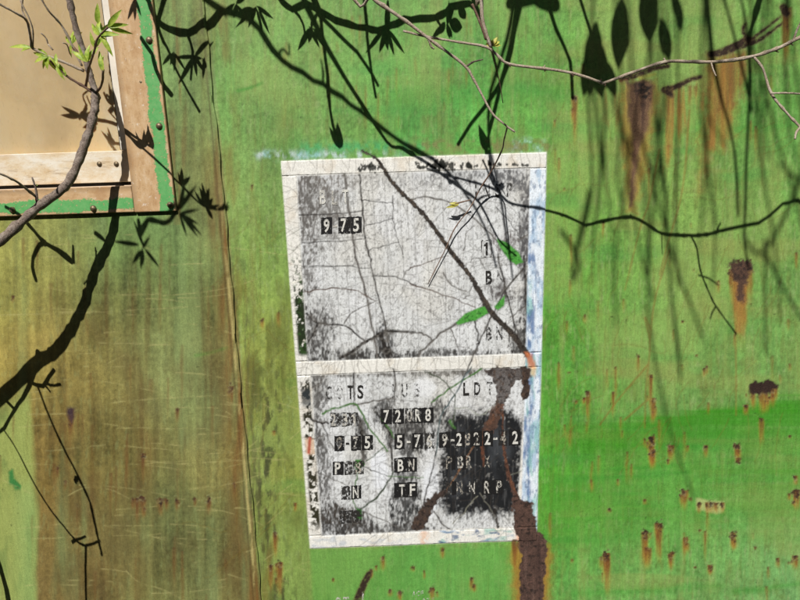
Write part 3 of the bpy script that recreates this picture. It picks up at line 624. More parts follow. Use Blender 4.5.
# window opening
WOX = at(176.0, 211, .012).x; WOZ = at(120, 212.5, .012).z      # outer right and lower edges of the casing
WIX = WOX - .079; WIZ = WOZ + .0495                              # opening
WLX = WOX - .78; WTZ = WOZ + .92                                 # outer left and top
zs = axis(.12, zf0, zf1, 2.75, STEP)
def sheet(name, xs, off, edge):
    X, Z = np.meshgrid(xs, zs)
    if edge == 'r':
        wob = .0016 * np.sin(zs * 9) + .0011 * np.sin(zs * 41) + .0007 * np.sin(zs * 97 + 1)
        X[:, -3:] += wob[:, None]
    px, py = proj_np(X, Z)
    c, r, ck = sample(px.ravel(), py.ravel())
    Y = ripple(X, Z) + off + .0011 * r.reshape(X.shape)
    if edge == 'r':                       # rolled edge of the lap joint with a bead of filler
        Y[:, -12:-3] -= (.0012 * np.sin(np.linspace(0, math.pi, 9)))[None, :] * (.7 + .5 * np.sin(zs * 60))[:, None]
        Y[:, -1] = ripple(X[:, -1], Z[:, -1]) + .002
    P = np.stack([X, Y, Z], -1)
    xc = (xs[:-1] + xs[1:]) / 2; zc = (zs[:-1] + zs[1:]) / 2
    hole = ((xc > WLX + .079) & (xc < WIX))[None, :] & ((zc > WIZ) & (zc < WTZ - .06))[:, None]
    return grid(name, P, M_SIDE, car, ~hole, c, r)
xl = axis(-4.5, xf0, SEAMX, SEAMX, STEP); xl = np.concatenate([xl, [SEAMX + .0004]])
side_l = sheet('side_sheet', xl, -.0048, 'r'); side_l['label'] = 'brown-stained green steel sheet under and beside the window'
side_r = sheet('side_sheet', axis(SEAMX - .02, SEAMX - .019, xf1, 4.5, STEP), 0.0, ''); side_r['label'] = 'green steel sheet with rust runs around the stencil panel'
M_DARK = simple('dark_primer', (.03, .03, .028), .8)
M_ROOF = simple('roof_tar', (.06, .058, .055), .9)
box('car_body', (-4.5, .06, .1), (4.5, 2.8, 2.75), M_DARK, car, 0)
box('roof', (-4.6, -.03, 2.755), (4.6, 2.9, 2.87), M_ROOF, car, .02)
box('underframe', (-4.4, .1, 0.0), (4.4, 2.7, .098), M_DARK, car, 0)

# -------- stencil panel pieces, each cut where the paint edges are
def piece(name, quad, off, parent, step=.62, mat=M_PANEL):
    """quad: TL, TR, BR, BL in the photograph; laid on the sheet as a thin coat of paint"""
    tl, tr, br, bl = [np.array(q, float) for q in quad]
    nu = max(3, int(np.linalg.norm(tr - tl) / step)); nv = max(3, int(np.linalg.norm(bl - tl) / step))
    u = np.linspace(0, 1, nu)[None, :, None]; v = np.linspace(1, 0, nv)[:, None, None]
    Q = (tl * (1 - u) + tr * u) * (1 - v) + (bl * (1 - u) + br * u) * v
    Q = Q.copy()
    wb = .30                                  # hand-brushed, chipped edges
    def rag_(n): return np.convolve(rng.normal(0, 1.0, n + 4), np.ones(5) / 5, 'valid')[:n]
    Q[:, 0, 0] += rag_(nv); Q[:, -1, 0] += rag_(nv); Q[0, :, 1] += rag_(nu); Q[-1, :, 1] += rag_(nu)
    Q[:, 0, 0] += wb * np.sin(np.linspace(0, 23, nv)); Q[:, -1, 0] += wb * np.sin(np.linspace(2, 31, nv)) ; Q[0, :, 1] += wb * np.sin(np.linspace(0, 27, nu)); Q[-1, :, 1] += wb * np.sin(np.linspace(1, 21, nu))
    X, Z = at_np(Q[..., 0], Q[..., 1])
    c, r, ck = sample(Q[..., 0].ravel(), Q[..., 1].ravel())
    fl = .00022 * (np.sin(Q[..., 0] * .61 + 2 * np.sin(Q[..., 1] * .17)) * np.sin(Q[..., 1] * .53 + Q[..., 0] * .21))      # cupped flakes
    P = np.stack([X, ripple(X, Z) - off + .0004 * ck.reshape(X.shape) + .0005 * r.reshape(X.shape) + fl * .5, Z], -1)
    # turn the rim back to the steel so that the coat has thickness
    P[0, :, 1] += off + .0004; P[-1, :, 1] += off + .0004; P[:, 0, 1] += off + .0004; P[:, -1, 1] += off + .0004
    return grid(name, P, mat, parent, None, c, r)
OF, OS = .0010, .0016
pu = piece('stencil_panel', [(295, 174), (532, 166), (531, 355), (306, 363)], OF, car)
pu['label'] = 'upper stencil field, chalky grey with a diagonal scar'
pl = piece('stencil_panel', [(309, 373), (529, 365), (518, 529.5), (320, 537)], OF, car)
pl['label'] = 'lower stencil field with blacked-out block and rows of stencilled dates'
piece('border_stripe', [(281, 161), (547, 152), (546.6, 167.8), (282, 176)], OS, pu)
piece('border_stripe', [(282.1, 176.4), (297, 175.9), (308, 360.6), (295.5, 361.1)], OS, pu)
piece('border_stripe', [(530, 168.7), (546.5, 168.2), (541.5, 351.8), (529, 352.3)], OS, pu)
piece('border_stripe', [(295.6, 361.5), (541.5, 352.3), (541, 366.5), (296.7, 375.5)], OS, pl)
piece('border_stripe', [(296.8, 375.9), (311, 375.4), (322, 534.5), (309.3, 535.0)], OS, pl)
piece('border_stripe', [(527, 367.3), (541, 366.9), (537.4, 526.9), (516, 527.6)], OS, pl)
piece('border_stripe', [(309.4, 535.4), (537.4, 527.3), (537, 541), (310, 548)], OS, pl)

# -------- stencilled characters
def worn(name, c, keepf, scale=250, rough=.7):
    """paint that has flaked: where it is gone the coat below shows"""
    m_, t, b = mat_new(name); g = G(t)
    n = g.noise(scale, (1, 1, .6), 4, .65)
    g.l(g.ramp(g.noise(700), [(.3, tuple(q * .8 for q in c)), (.7, c)]), b.inputs['Base Color'])
    b.inputs['Roughness'].default_value = rough; b.inputs['Specular IOR Level'].default_value = .2
    al = g.map(n, keepf - .08, keepf + .08, 1, 0) if keepf < 1 else None
    if al is not None: g.l(al, b.inputs['Alpha'])
    return m_
W1 = worn('stencil_white', lin(222, 220, 212), .60); W2 = worn('stencil_white_flaked', lin(212, 208, 198), .51); W3 = worn('stencil_white_ghost', lin(196, 188, 174), .475)
K1 = worn('stencil_black', lin(44, 42, 40), .6); K2 = worn('stencil_black_faded', lin(62, 60, 58), .5); K3 = worn('stencil_black_ghost', lin(84, 82, 80), .44)
B1 = worn('block_black', lin(34, 33, 33), .62); B2 = worn('block_black_flaked', lin(48, 46, 44), .52); B3 = worn('block_tan', lin(150, 126, 96), .54)
glyphs = {'1': (np.array([(.38, 0, 0), (.78, 0, 0), (.78, 1, 0), (.5, 1, 0), (.06, .80, 0), (.06, .68, 0), (.38, .76, 0)]), [(0, 1, 2, 3, 6), (3, 4, 5, 6)])}
dg = None
def glyph(ch):
    if ch in glyphs: return glyphs[ch]
    cu = bpy.data.curves.new('glyph', 'FONT'); cu.body = ch; cu.size = 1; cu.resolution_u = 3; cu.offset = .022
    o = bpy.data.objects.new('glyph', cu); col.objects.link(o)
    bpy.context.view_layer.update()
    me = bpy.data.meshes.new_from_object(o.evaluated_get(bpy.context.evaluated_depsgraph_get()))
    V = np.array([v.co[:] for v in me.vertices]); F = [tuple(p.vertices) for p in me.polygons]
    bpy.data.objects.remove(o); bpy.data.curves.remove(cu); bpy.data.meshes.remove(me)
    lo, hi = V.min(0), V.max(0); V = (V - lo) / np.maximum(hi - lo, 1e-6)
    glyphs[ch] = (V, F); return glyphs[ch]
LAY = [0]
def char(ch, px, py, wp, hp, mat, parent, lift=.0022, tilt=0.0):
    """one painted character, px,py centre in the photograph, wp,hp its width and height there"""
    V, F = glyph(ch)
    X, Z = at_np(px + (V[:, 0] - .5) * wp + tilt * (.5 - V[:, 1]), py - (V[:, 1] - .5) * hp + -(V[:, 0] - .5) * wp * .034 + 0 * V[:, 0])
    Y = ripple(X, Z) - lift
    o = mesh('digit' if ch.isdigit() else ('hyphen' if ch == '-' else 'letter'), np.stack([X, Y, Z], -1), F, mat, parent)
    return o
def block(px, py, wp, hp, mat, parent, lift=.0015):
    LAY[0] += 1; e = .5
    n = 6; pts = []
    for k in range(n + 1): pts.append((px - wp / 2 + wp * k / n, py - hp / 2 + random.uniform(-e, e) - (k / n - .5) * wp * .034))
    for k in range(n + 1): pts.append((px + wp / 2 - wp * k / n, py + hp / 2 + random.uniform(-e, e) + (k / n - .5) * wp * .034))
    X, Z = at_np([p[0] for p in pts], [p[1] for p in pts])
    Y = ripple(X, Z) - lift - (LAY[0] % 4) * .00009
    return mesh('stencil_block', np.stack([X, Y, Z], -1), [tuple(range(len(pts)))[::-1]], mat, parent)
H = 14.0
# upper field
for ch, x, y, mt in (('B', 323, 197, W1), ('L', 335, 197.5, W2), ('T', 345.5, 196.5, W1)): char(ch, x, y, 6.2, H, mt, pu)
for x, ww in ((326.8, 11), (344.5, 12), (356.3, 11)): block(x, 225.2 - (x - 340) * .03, ww, 16.5, B1, pu)
for ch, x, y in (('9', 326.8, 225.6), ('7', 343.8, 225), ('5', 356.2, 224.7)): char(ch, x, y, 5.8, 13.5, W1, pu)
char('-', 335.4, 226, 4, 2, W2, pu)
for ch, x, y in (('I', 476, 190.8), ('N', 486.5, 190.5), ('S', 498, 190), ('P', 509.5, 189.5)): char(ch, x, y, 6.2 if ch != 'I' else 2.2, H, K2, pu)
char('1', 486.0, 248.5, 5.6, 12.6, K1, pu)
for (x, y, a, b_) in ((481.3, 248.5, 1, 17), (491.2, 248.3, 1, 17)): block(x, y, a, b_, K2, pu)
for (x, y, a, b_) in ((486.2, 240.2, 9, 1), (486.2, 256.8, 9, 1)): block(x, y, a, b_, K2, pu)
char('B', 488.6, 277, 6.4, 13.5, K1, pu); char('N', 500, 276.5, 6.2, 13.5, K3, pu)
char('B', 488.6, 333, 6.4, 13, K2, pu); char('N', 499, 332.4, 6.2, 13, K2, pu)
# lower field
for ch, x, mt in (('C', 329, K2), ('O', 340, K3), ('T', 350.5, K1), ('S', 360.5, K1)): char(ch, x, 391.6 - (x - 345) * .03, 6.2, 13.5, mt, pl)
for ch, x, mt in (('L', 395, K3), ('U', 404.5, K2), ('B', 417, K3)): char(ch, x, 390 - (x - 405) * .03, 6, 13.5, mt, pl)
for ch, x, mt in (('L', 466, K1), ('D', 477, K1), ('T', 489.5, K2)): char(ch, x, 388 - (x - 478) * .03, 6, 13, mt, pl)
block(344, 419, 28, 14, B2, pl)
for ch, x, mt in (('2', 333.5, W2), ('3', 345, W2), ('1', 354, W2)): char(ch, x, 419, 5.6, 12.5, mt, pl)
for x, ww, mt in ((386.5, 11, B1), (398.5, 11, B1), (410, 10, B2), (418.5, 9, B1), (428, 11, B1)): block(x, 415.5 - (x - 405) * .03, ww, 15, mt, pl)
for ch, x, mt in (('7', 386.3, W1), ('2', 398, W1), ('0', 409.5, W2), ('R', 418, W1), ('8', 428, W1)): char(ch, x, 415.2 - (x - 405) * .03, 5.6, 12.5, mt, pl)
for x, ww, mt in ((339.5, 10, B1), (356, 10, B1), (367.5, 11, B1)): block(x, 442.6 - (x - 353) * .03, ww, 15, mt, pl)
for ch, x, mt in (('9', 339.5, W3), ('7', 355.6, W2), ('5', 367.4, W1)): char(ch, x, 442.3 - (x - 353) * .03, 5.6, 12.5, mt, pl)
char('-', 347.6, 443, 3.5, 2, K1, pl)
for x, ww, mt in ((399.5, 10, B1), (417.5, 11, B1), (429.5, 10, B2), (444.5, 11, B1), (460, 10, B1), (476, 12, B1), (488, 10, B1), (503, 9, B2), (514.5, 12, B1)): block(x, 439.5 - (x - 450) * .034, ww, 15.5, mt, pl)
for ch, x, mt in (('5', 399.5, W1), ('7', 417.3, W1), ('6', 429.3, W2), ('9', 444.5, W2), ('2', 459, W1), ('8', 467.5, W3), ('2', 476.5, W2), ('2', 487.5, W1), ('4', 503, W3), ('2', 515, W1)): char(ch, x, 439.5 - (x - 450) * .034, 5.8, 13, mt, pl)
for x in (408.6, 452.4, 495.3): char('-', x, 440 - (x - 450) * .034, 4, 2.2, W1, pl)
for x, ww, mt in ((338.3, 11, B1), (348.5, 8, B2), (358.5, 11, B2)): block(x, 467.5 - (x - 350) * .03, ww, 13.5, mt, pl)
for ch, x, mt in (('P', 337.8, W1), ('C', 349, K2), ('B', 358.6, W3)): char(ch, x, 467.4 - (x - 350) * .03, 5.6, 11.8, mt, pl)
block(346, 492, 9, 13.5, B2, pl); block(356.3, 491.6, 10, 13.5, B1, pl)
char('N', 345.8, 492, 5.8, 11.8, K2, pl); char('N', 355.8, 491.6, 5.8, 11.8, W1, pl)
block(350.5, 516, 22, 13, B2, pl)
for y, mt in ((464.5, B1), (489.5, B1)): block(405.5, y, 23, 14.5, mt, pl)
char('B', 400.6, 465, 5.8, 12, W1, pl); char('N', 411.4, 464.6, 5.8, 12, W2, pl)
char('T', 402, 490, 5.8, 12, W1, pl); char('F', 412.5, 489.6, 5.4, 12, W1, pl)
for ch, x, mt in (('P', 449, W3), ('B', 460.5, W2), ('R', 469, W3), ('X', 487, W3)): char(ch, x, 462 - (x - 460) * .034, 5.8, 12.5, mt, pl)
for x in (453.5, 464): block(x, 462.5, 4, 14, B1, pl)
for ch, x, mt in (('B', 448, K2), ('N', 459.5, W3), ('N', 472, W2), ('R', 487, W2), ('P', 499, W2)): char(ch, x, 487.6 - (x - 470) * .034, 5.8, 12.5, mt, pl)
block(492.5, 487, 21, 15, B1, pl); block(454, 488, 4.5, 14, B1, pl)
# cut-off builder's lettering along the foot of the frame
for ch, x, y, ww, hh, mt in (('G', 338, 603, 6, 13, W2), ('T', 346, 603, 6, 13, W2), ('l', 363, 598, 1.6, 13, W2), ('A', 414, 593.5, 3.2, 5, W2), ('C', 418, 593.3, 3, 5, W2), ('F', 422, 593, 2.6, 5, W2), ('1', 416, 600, 1.2, 4, W3), ('9', 424, 600, 2.6, 4, W2), ('7', 428, 600, 2.6, 4, W2), ('5', 433, 599.6, 2.6, 4, W3)):
    char(ch, x, y, ww, hh, mt, side_r, .0008)

# ------------------------------------------------------------------ window
def window_paint(name, green_from, inner, horizontal):
    """tan bare board with a green painted outer edge; 'u' runs from the outer edge inwards (metres)"""
    m_, t, b = mat_new(name); g = G(t)
    uv = g.n('ShaderNodeUVMap'); sp_ = g.n('ShaderNodeSeparateXYZ'); g.l(uv.outputs[0], sp_.inputs[0])
    st = (.45, 1, 1) if horizontal else (1, 1, .45)
    grain = g.noise(120, st, 5, .7); blob = g.noise(24, (1, 1, 1), 3); wear = g.noise(90, (1, 1, 1), 4, .7)
    tan = g.ramp(grain, [(.25, lin(172, 134, 92)), (.45, lin(198, 164, 122)), (.62, lin(206, 176, 138)), (.8, lin(222, 204, 178))])
    tan = g.mix(g.map(blob, .5, .72, 0, .45), tan, lin(160, 112, 66))
    tan = g.mix(g.map(wear, .62, .7, 0, .75), tan, lin(226, 216, 200))
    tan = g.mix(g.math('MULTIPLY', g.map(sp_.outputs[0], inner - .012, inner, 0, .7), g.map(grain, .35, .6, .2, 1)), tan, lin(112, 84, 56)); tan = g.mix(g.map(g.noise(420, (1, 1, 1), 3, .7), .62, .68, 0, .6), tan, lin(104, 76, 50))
    grn = g.mix(g.map(wear, .35, .7, 0, 1), lin(88, 164, 92), lin(116, 176, 108))
    u = g.math('ADD', g.math('ADD', sp_.outputs[0], g.math('MULTIPLY', g.math('SUBTRACT', blob, .5), .02)), g.math('MULTIPLY', g.math('SUBTRACT', g.noise(260, (1, 1, 1), 4, .75), .5), .016))
    mk = g.math('MULTIPLY', g.map(u, green_from - .0007, green_from + .0007, 1, 0), g.map(u, .0035, .0055, 0, 1))
    mk = g.math('MULTIPLY', mk, g.map(g.noise(150, (1, 1, 1), 5, .75), .60, .63, 1, 0))
    g.l(g.mix(mk, tan, grn), b.inputs['Base Color'])
    b.inputs['Roughness'].default_value = .6; b.inputs['Specular IOR Level'].default_value = .3
    g.bump(g.math('ADD', g.math('MULTIPLY', grain, .7), mk), .5, .0008, b)
    return m_
MW_V = window_paint('casing_upright_paint', .029, .079, False); MW_H = window_paint('casing_rail_paint', .026, .049, True)
def board(name, lo, hi, mat, parent, axis_, origin, sgn, bev=.0018):
    o = box(name, lo, hi, mat, parent, bev)
    uvl = o.data.uv_layers.new(name='UVMap')
    for lp in o.data.loops:
        v = o.data.vertices[lp.vertex_index].co
        uvl.data[lp.index].uv = (sgn * (v[axis_] - origin), v[2 - axis_])
    return o
yF, yB = -.0125, .012
win = board('window', (WLX + .0795, yF, WOZ), (WOX - .0795, yB, WIZ), MW_H, car, 2, WOZ, 1)
win['label'] = 'window with tan and green painted casing and yellowed pane'
board('casing', (WOX - .079, yF - .0006, WOZ - .0006), (WOX, yB, WTZ), MW_V, win, 0, WOX, -1)
board('casing', (WLX, yF - .0006, WOZ - .0006), (WLX + .079, yB, WTZ), MW_V, win, 0, WLX, 1)
board('casing', (WLX + .0795, yF, WTZ - .06), (WOX - .0795, yB, WTZ), MW_H, win, 2, WTZ, -1)
# narrow bead of pale filler along the inner edge of the bottom board
M_SASH = None
def sash_mat():
    m_, t, b = mat_new('worn_aluminium_sash'); g = G(t)
    n = g.noise(60, (.5, 1, 1), 5, .65); n2 = g.noise(17, (.4, 1, 1.6), 3); sp_ = g.noise(600, (.3, 1, 1), 2)
    c = g.ramp(n, [(.25, lin(206, 176, 134)), (.42, lin(222, 202, 170)), (.66, lin(234, 226, 210))])
    c = g.mix(g.map(n2, .5, .72, 0, .55), c, lin(192, 150, 98))
    c = g.mix(g.map(sp_, .6, .72, 0, .5), c, lin(244, 238, 226))
    c = g.mix(g.map(g.noise(130, (.15, 1, 1), 4, .7), .58, .7, 0, .55), c, lin(150, 118, 80)); c = g.mix(g.map(g.noise(500, (1, 1, 1), 3, .7), .64, .69, 0, .6), c, lin(110, 86, 60))
    g.l(c, b.inputs['Base Color']); b.inputs['Roughness'].default_value = .45; b.inputs['Specular IOR Level'].default_value = .5
    g.bump(n, .2, .0006, b); return m_
M_SASH = sash_mat()
M_GAP = simple('gap_black', (.012, .011, .010), .7)  # near-black colour stands for the dark of the gaps round sash and pane
ys = .0035
SZ1 = at(60, 152.5, -ys).z; SZ0 = at(60, 184, -ys).z; SX0 = at(120.5, 150, -ys).x; SX1 = WIX - .002
SL = WLX + .081
sash = box('sash', (SL, ys, SZ0), (SX1 - .001, ys + .016, SZ1), M_SASH, win, .0012)
sash['label'] = 'pale bare metal bottom rail of the sash with two screws'
M_WHITE = simple('white_bead', lin(226, 218, 204), .5, .4, .12, 40, bump=.15)
box('glazing_bead', (SX0, ys + .0006, SZ1 + .0008), (SX1, ys + .017, WTZ - .065), M_WHITE, win, .0012)
box('glazing_bead', (SL, ys + .0006, SZ1 + .0008), (SL + (SX1 - SX0), ys + .017, WTZ - .065), M_WHITE, win, .0012)
box('gap_strip', (SL, ys + .006, SZ0 - .012), (SX1, ys + .02, SZ0 - .0006), M_GAP, win, 0)  # black strip painted in for the dark gap under the sash
box('sill_strip', (SL, -.004, WIZ + .0004), (SX1 + .0015, ys + .01, at(60, 189.6, .004).z), simple('sill_strip_paint', lin(226, 206, 182), .55, .3, .16, 50), win, .0008)
box('gap_strip', (SX0 - .0022, ys + .004, SZ1 + .001), (SX0 - .0004, ys + .02, WTZ - .066), M_GAP, win, 0)  # black strip painted in for the dark gap between bead and pane
# yellowed acrylic pane: light spreads inside it
def pane_mat():
    m_, t, b = mat_new('yellowed_acrylic'); g = G(t)
    n = g.noise(5, (1.4, 1, .7), 4, .6); d = g.noise(11, (1, 1, .7), 5, .62)
    c = g.ramp(n, [(.3, lin(210, 184, 138)), (.5, lin(218, 194, 152)), (.7, lin(210, 196, 166))])
    c = g.mix(g.map(d, .42, .66, 0, .62), c, lin(168, 144, 108)); c = g.mix(g.map(g.noise(300, (1, 1, .3), 4, .7), .6, .72, 0, .4), c, lin(140, 118, 86)); c = g.mix(g.map(g.noise(2.2, (1, 1, 1), 2), .42, .62, 0, .45), c, lin(176, 158, 124))
    g.l(c, b.inputs['Base Color']); b.inputs['Roughness'].default_value = .22; b.inputs['Specular IOR Level'].default_value = .4
    b.inputs['Subsurface Weight'].default_value = 1.0; b.inputs['Subsurface Radius'].default_value = (1, .75, .5); b.inputs['Subsurface Scale'].default_value = .008
    g.l(g.map(d, .3, .8, .15, .45), b.inputs['Roughness'])
    return m_
box('pane', (SL, ys + .0175, SZ1 - .012), (SX1, ys + .05, WTZ - .066), pane_mat(), win, 0)
# screws
M_SCREW = simple('rusty_screw', (.20, .15, .09), .5, .5, .5, 300, metal=.6)
def screw(p, r, h, parent, name='screw'):
    V = [(0, -h, 0)]; F = []; rings = [(.45, .92), (.8, .62), (1.0, .15), (1.02, -.6)]; n = 14
    for q, yy in rings:
        for k in range(n):
            a = 2 * math.pi * k / n; V.append((r * q * math.cos(a), -h * yy, r * q * math.sin(a)))
    for k in range(n): F.append((0, 1 + (k + 1) % n, 1 + k))
    for j in range(len(rings) - 1):
        for k in range(n): a, b_ = 1 + j * n, 1 + (j + 1) * n; F.append((a + k, a + (k + 1) % n, b_ + (k + 1) % n, b_ + k))
    o = mesh(name, V, F, M_SCREW, parent, True); o.location = p; return o
for (x, y) in ((149, 40), (159, 126), (93, 208.5), (170, 205), (12, 210)):
    p = at(x, y, .014); screw((p.x, yF - .0005, p.z), .0062, .0046, win)
for (x, y) in ((98.5, 164), (115.5, 164)):
    p = at(x, y, 0); screw((p.x, ys, p.z), .0050, .0032, win)
p = at(141, 82, .012); screw((p.x, yF - .0004, p.z), .0026, .0008, win)

# ------------------------------------------------------------------ twigs and shrubs
def bark(name, c1, c2, c3, scale=320, thr=.62):
    m_, t, b = mat_new(name); g = G(t)
    n = g.noise(scale, (1, 1, 1), 4, .65); f = g.noise(scale * 2.4, (1, 1, 1), 2); l_ = g.noise(70, (1, 1, 1), 2)
    c = g.ramp(n, [(.3, c1), (.6, c2)])
    c = g.mix(g.map(f, thr, thr + .06, 0, 1), c, c3); c = g.mix(g.map(l_, .5, .75, 0, .5), c, c3)
    g.l(c, b.inputs['Base Color']); b.inputs['Roughness'].default_value = .75; b.inputs['Specular IOR Level'].default_value = .25
    g.bump(g.math('ADD', n, f), .8, .0014, b); return m_
M_STEM = bark('grey_stem_bark', lin(78, 66, 58), lin(138, 122, 110), lin(190, 178, 166))
M_TWIG = bark('pale_twig_bark', lin(120, 100, 82), lin(186, 170, 150), lin(216, 204, 188), 500)
M_VINE = bark('brown_vine_bark', lin(92, 68, 56), lin(136, 108, 92), lin(172, 148, 128), 700)
M_LIMB = bark('dark_limb_bark', lin(52, 44, 38), lin(92, 80, 70), lin(140, 130, 118), 200)
def leafmat(name, a, b2):
    m_, t, b = mat_new(name); g = G(t)
    c = g.ramp(g.noise(160, (1, 1, 1), 3), [(.3, a), (.7, b2)])
    g.l(c, b.inputs['Base Color']); b.inputs['Roughness'].default_value = .45; b.inputs['Specular IOR Level'].default_value = .35
    tr = g.n('ShaderNodeBsdfTranslucent'); g.l(c, tr.inputs[0]); ms = g.n('ShaderNodeMixShader'); ms.inputs[0].default_value = .3
    g.l(b.outputs[0], ms.inputs[1]); g.l(tr.outputs[0], ms.inputs[2]); g.l(ms.outputs[0], t.nodes['Material Output'].inputs[0]); return m_
M_LEAF = leafmat('young_leaf', lin(112, 152, 40), lin(196, 208, 92))
M_YLEAF = leafmat('yellow_bud', lin(176, 170, 50), lin(222, 214, 120))
M_OLEAF = simple('old_leaf', lin(70, 110, 50), .6)

def tube(name, pts, mat, parent, sides=8, knots=True, n=6, seed=0, jit=.0):
    """pts: (x,y,z,radius); smooth, slightly lumpy, closed at both ends"""
    rr = random.Random(seed)
    Q = smooth(pts, n) if len(pts) > 2 else [tuple(np.array(pts[0]) * (1 - k / 4) + np.array(pts[1]) * k / 4) for k in range(5)]
    P = [Vector(q[:3]) for q in Q]; R = [max(.0003, q[3]) for q in Q]
    V = []; F = []
    t = (P[1] - P[0]).normalized(); nrm = t.orthogonal().normalized()
    for i in range(len(P)):
        t2 = (P[min(i + 1, len(P) - 1)] - P[max(i - 1, 0)]).normalized()
        nrm = (nrm - t2 * nrm.dot(t2)).normalized(); bn = t2.cross(nrm)
        r = R[i] * (1 + rr.gauss(0, .07))
        if knots and rr.random() < .10: r *= 1.28
        off = Vector((rr.gauss(0, 1), rr.gauss(0, 1), rr.gauss(0, 1))) * jit * R[i]
        for k in range(sides):
            a = 2 * math.pi * k / sides; V.append(P[i] + off + (nrm * math.cos(a) + bn * math.sin(a)) * r * (1 + rr.gauss(0, .05)))
    m_ = len(P)
    for i in range(m_ - 1):
        for k in range(sides): a, b_ = i * sides, (i + 1) * sides; F.append((a + k, b_ + k, b_ + (k + 1) % sides, a + (k + 1) % sides))
    F.append(tuple(range(sides))); F.append(tuple(range((m_ - 1) * sides, m_ * sides))[::-1])
    return mesh(name, V, F, mat, parent, True)
def leaf(base, dirv, nrm, l, wd, mat, parent, name='leaf', curl=.25):
    """narrow pointed leaf, folded along the midrib and drooping"""
    d = dirv.normalized(); n_ = (nrm - d * nrm.dot(d)).normalized(); s_ = d.cross(n_)
    V = []; F = []; K = 7
    for k in range(K + 1):
        t = k / K; ww = wd / 2 * (math.sin(math.pi * min(1, t * .98 + .02) ** .8) ** .85 if 0 < k < K else .03)
        c = base + d * (l * t) - n_ * (curl * l * t * t)
        V += [c + s_ * ww + n_ * ww * .45, c, c - s_ * ww + n_ * ww * .45]
    for k in range(K):
        a = 3 * k; F += [(a, a + 3, a + 4, a + 1), (a + 1, a + 4, a + 5, a + 2)]
    return mesh(name, V, F, mat, parent, True)
def tw(pts, dd, r0, r1):
    """photograph points with distances from the wall -> tube points; r in pixels of width at that depth"""
    out = []
    for i, (x, y) in enumerate(pts):
        t = i / max(1, len(pts) - 1)
        d = dd[i] if isinstance(dd, (list, tuple)) else dd
        k = (-CAM.y - d) / (-CAM.y)
        p = at(x, y, d); out.append((p.x, p.y, p.z, (r0 + (r1 - r0) * t) / 2 * .002 * k))
    return out
def leaves_at(x, y, d, dirs, l, wd, parent, mat=None, spread=.35):
    base = at(x, y, d)
    for a in dirs:
        a2 = math.radians(a + random.gauss(0, 4)); ll = l * random.uniform(.75, 1.15)
        dv = Vector((math.cos(a2), random.uniform(-spread, spread), math.sin(a2)))
        leaf(base, dv, Vector((random.uniform(-.5, .5), -1, random.uniform(-.2, .6))), ll, wd * random.uniform(.8, 1.2), mat or M_LEAF, parent)

DW = -CAM.y
# --- grey stem with fresh leaves, in front of the window
sh = empty('shrub', (at(-92, 306, .18).x - .66, -.24, 0))
tag(sh, 'grey-barked shrub stem with fresh green leaf buds crossing the window corner', 'shrub')
inv = Matrix.Translation(sh.location).inverted()
def under(parent, first):
    for o in list(col.objects)[first:]:
        if o.parent is parent: o.matrix_parent_inverse = inv
STEM0 = len(col.objects)
st_pts = tw([(66, -16), (75, 25), (84, 53), (91, 78), (95.5, 97), (93, 117), (83.5, 148), (67, 184), (37, 208), (0, 241), (-42, 271), (-92, 306)], [.066, .06, .056, .056, .058, .066, .078, .095, .118, .15, .172, .18], 6.2, 11)
# keep the slender upper part and the stouter lower part
rad = [2.5, 2.6, 2.7, 2.9, 3.7, 3.8, 3.9, 4.0, 4.2, 4.5, 5.0, 5.6]
st_pts = [(p[0], p[1], p[2], r_ * .002 * .93) for p, r_ in zip(st_pts, rad)]
e = st_pts[-1]; st_pts += [(e[0] - .35, e[1] - .04, e[2] - .30, .013), (e[0] - .6, e[1] - .06, .5, .018), (e[0] - .66, e[1] - .06, -.02, .022)]
stem = tube('stem', st_pts, M_STEM, sh, 12, True, 9, 3, .05)
TW = [([(84, 71), (66, 63), (48, 56), (32, 48)], [.056, .06, .066, .07], 3.4, 2.6, M_TWIG), ([(32, 48), (30, 34), (26, 20), (12, 11), (-8, 0)], [.07, .08, .09, .11, .13], 2.6, 2.2, M_TWIG), ([(26, 20), (22, 8), (24, -8)], [.09, .09, .1], 2.2, 1.6, M_TWIG),
      ([(95, 94), (83, 86), (68, 77), (55, 66), (50, 60)], [.058, .064, .074, .088, .1], 3, 2.2, M_VINE), ([(82, 66), (73, 47), (62, 26), (48, 10), (40, -4)], [.056, .06, .07, .09, .1], 2.4, 1.8, M_TWIG), ([(73, 47), (77, 52), (80, 60)], [.06, .06, .056], 2.4, 2.4, M_VINE),
      ([(86, 86), (89, 68), (94, 52), (98, 38), (108, 27)], [.058, .12, .18, .23, .25], 3, 1.8, M_VINE), ([(96, 93), (102, 84), (103, 70)], [.058, .09, .12], 2.8, 2.6, M_VINE), ([(70, 54), (67, 45), (63, 43)], [.056, .09, .1], 1.6, 1.2, M_TWIG), ([(48, 44), (46, 38), (41, 33)], [.066, .07, .075], 1.4, 1.4, M_TWIG), ([(53, 50), (48, 44)], [.066, .066], 1.6, 1.4, M_TWIG),
      ([(37, 204), (36, 190), (32, 177)], [.118, .12, .125], 2.8, 1.6, M_STEM), ([(36, 197), (24, 187), (12, 179), (-6, 172), (-30, 170)], [.118, .14, .16, .18, .2], 2.8, 2.2, M_TWIG), ([(20, 0), (32, 26), (33, 48)], [.1, .09, .07], 1.6, 1.6, M_TWIG)]
for i, (P, d, a, b_, mt) in enumerate(TW): tube('twig', tw(P, d, a * .85, b_ * .85), mt, stem, 7, True, 6, i, .06)
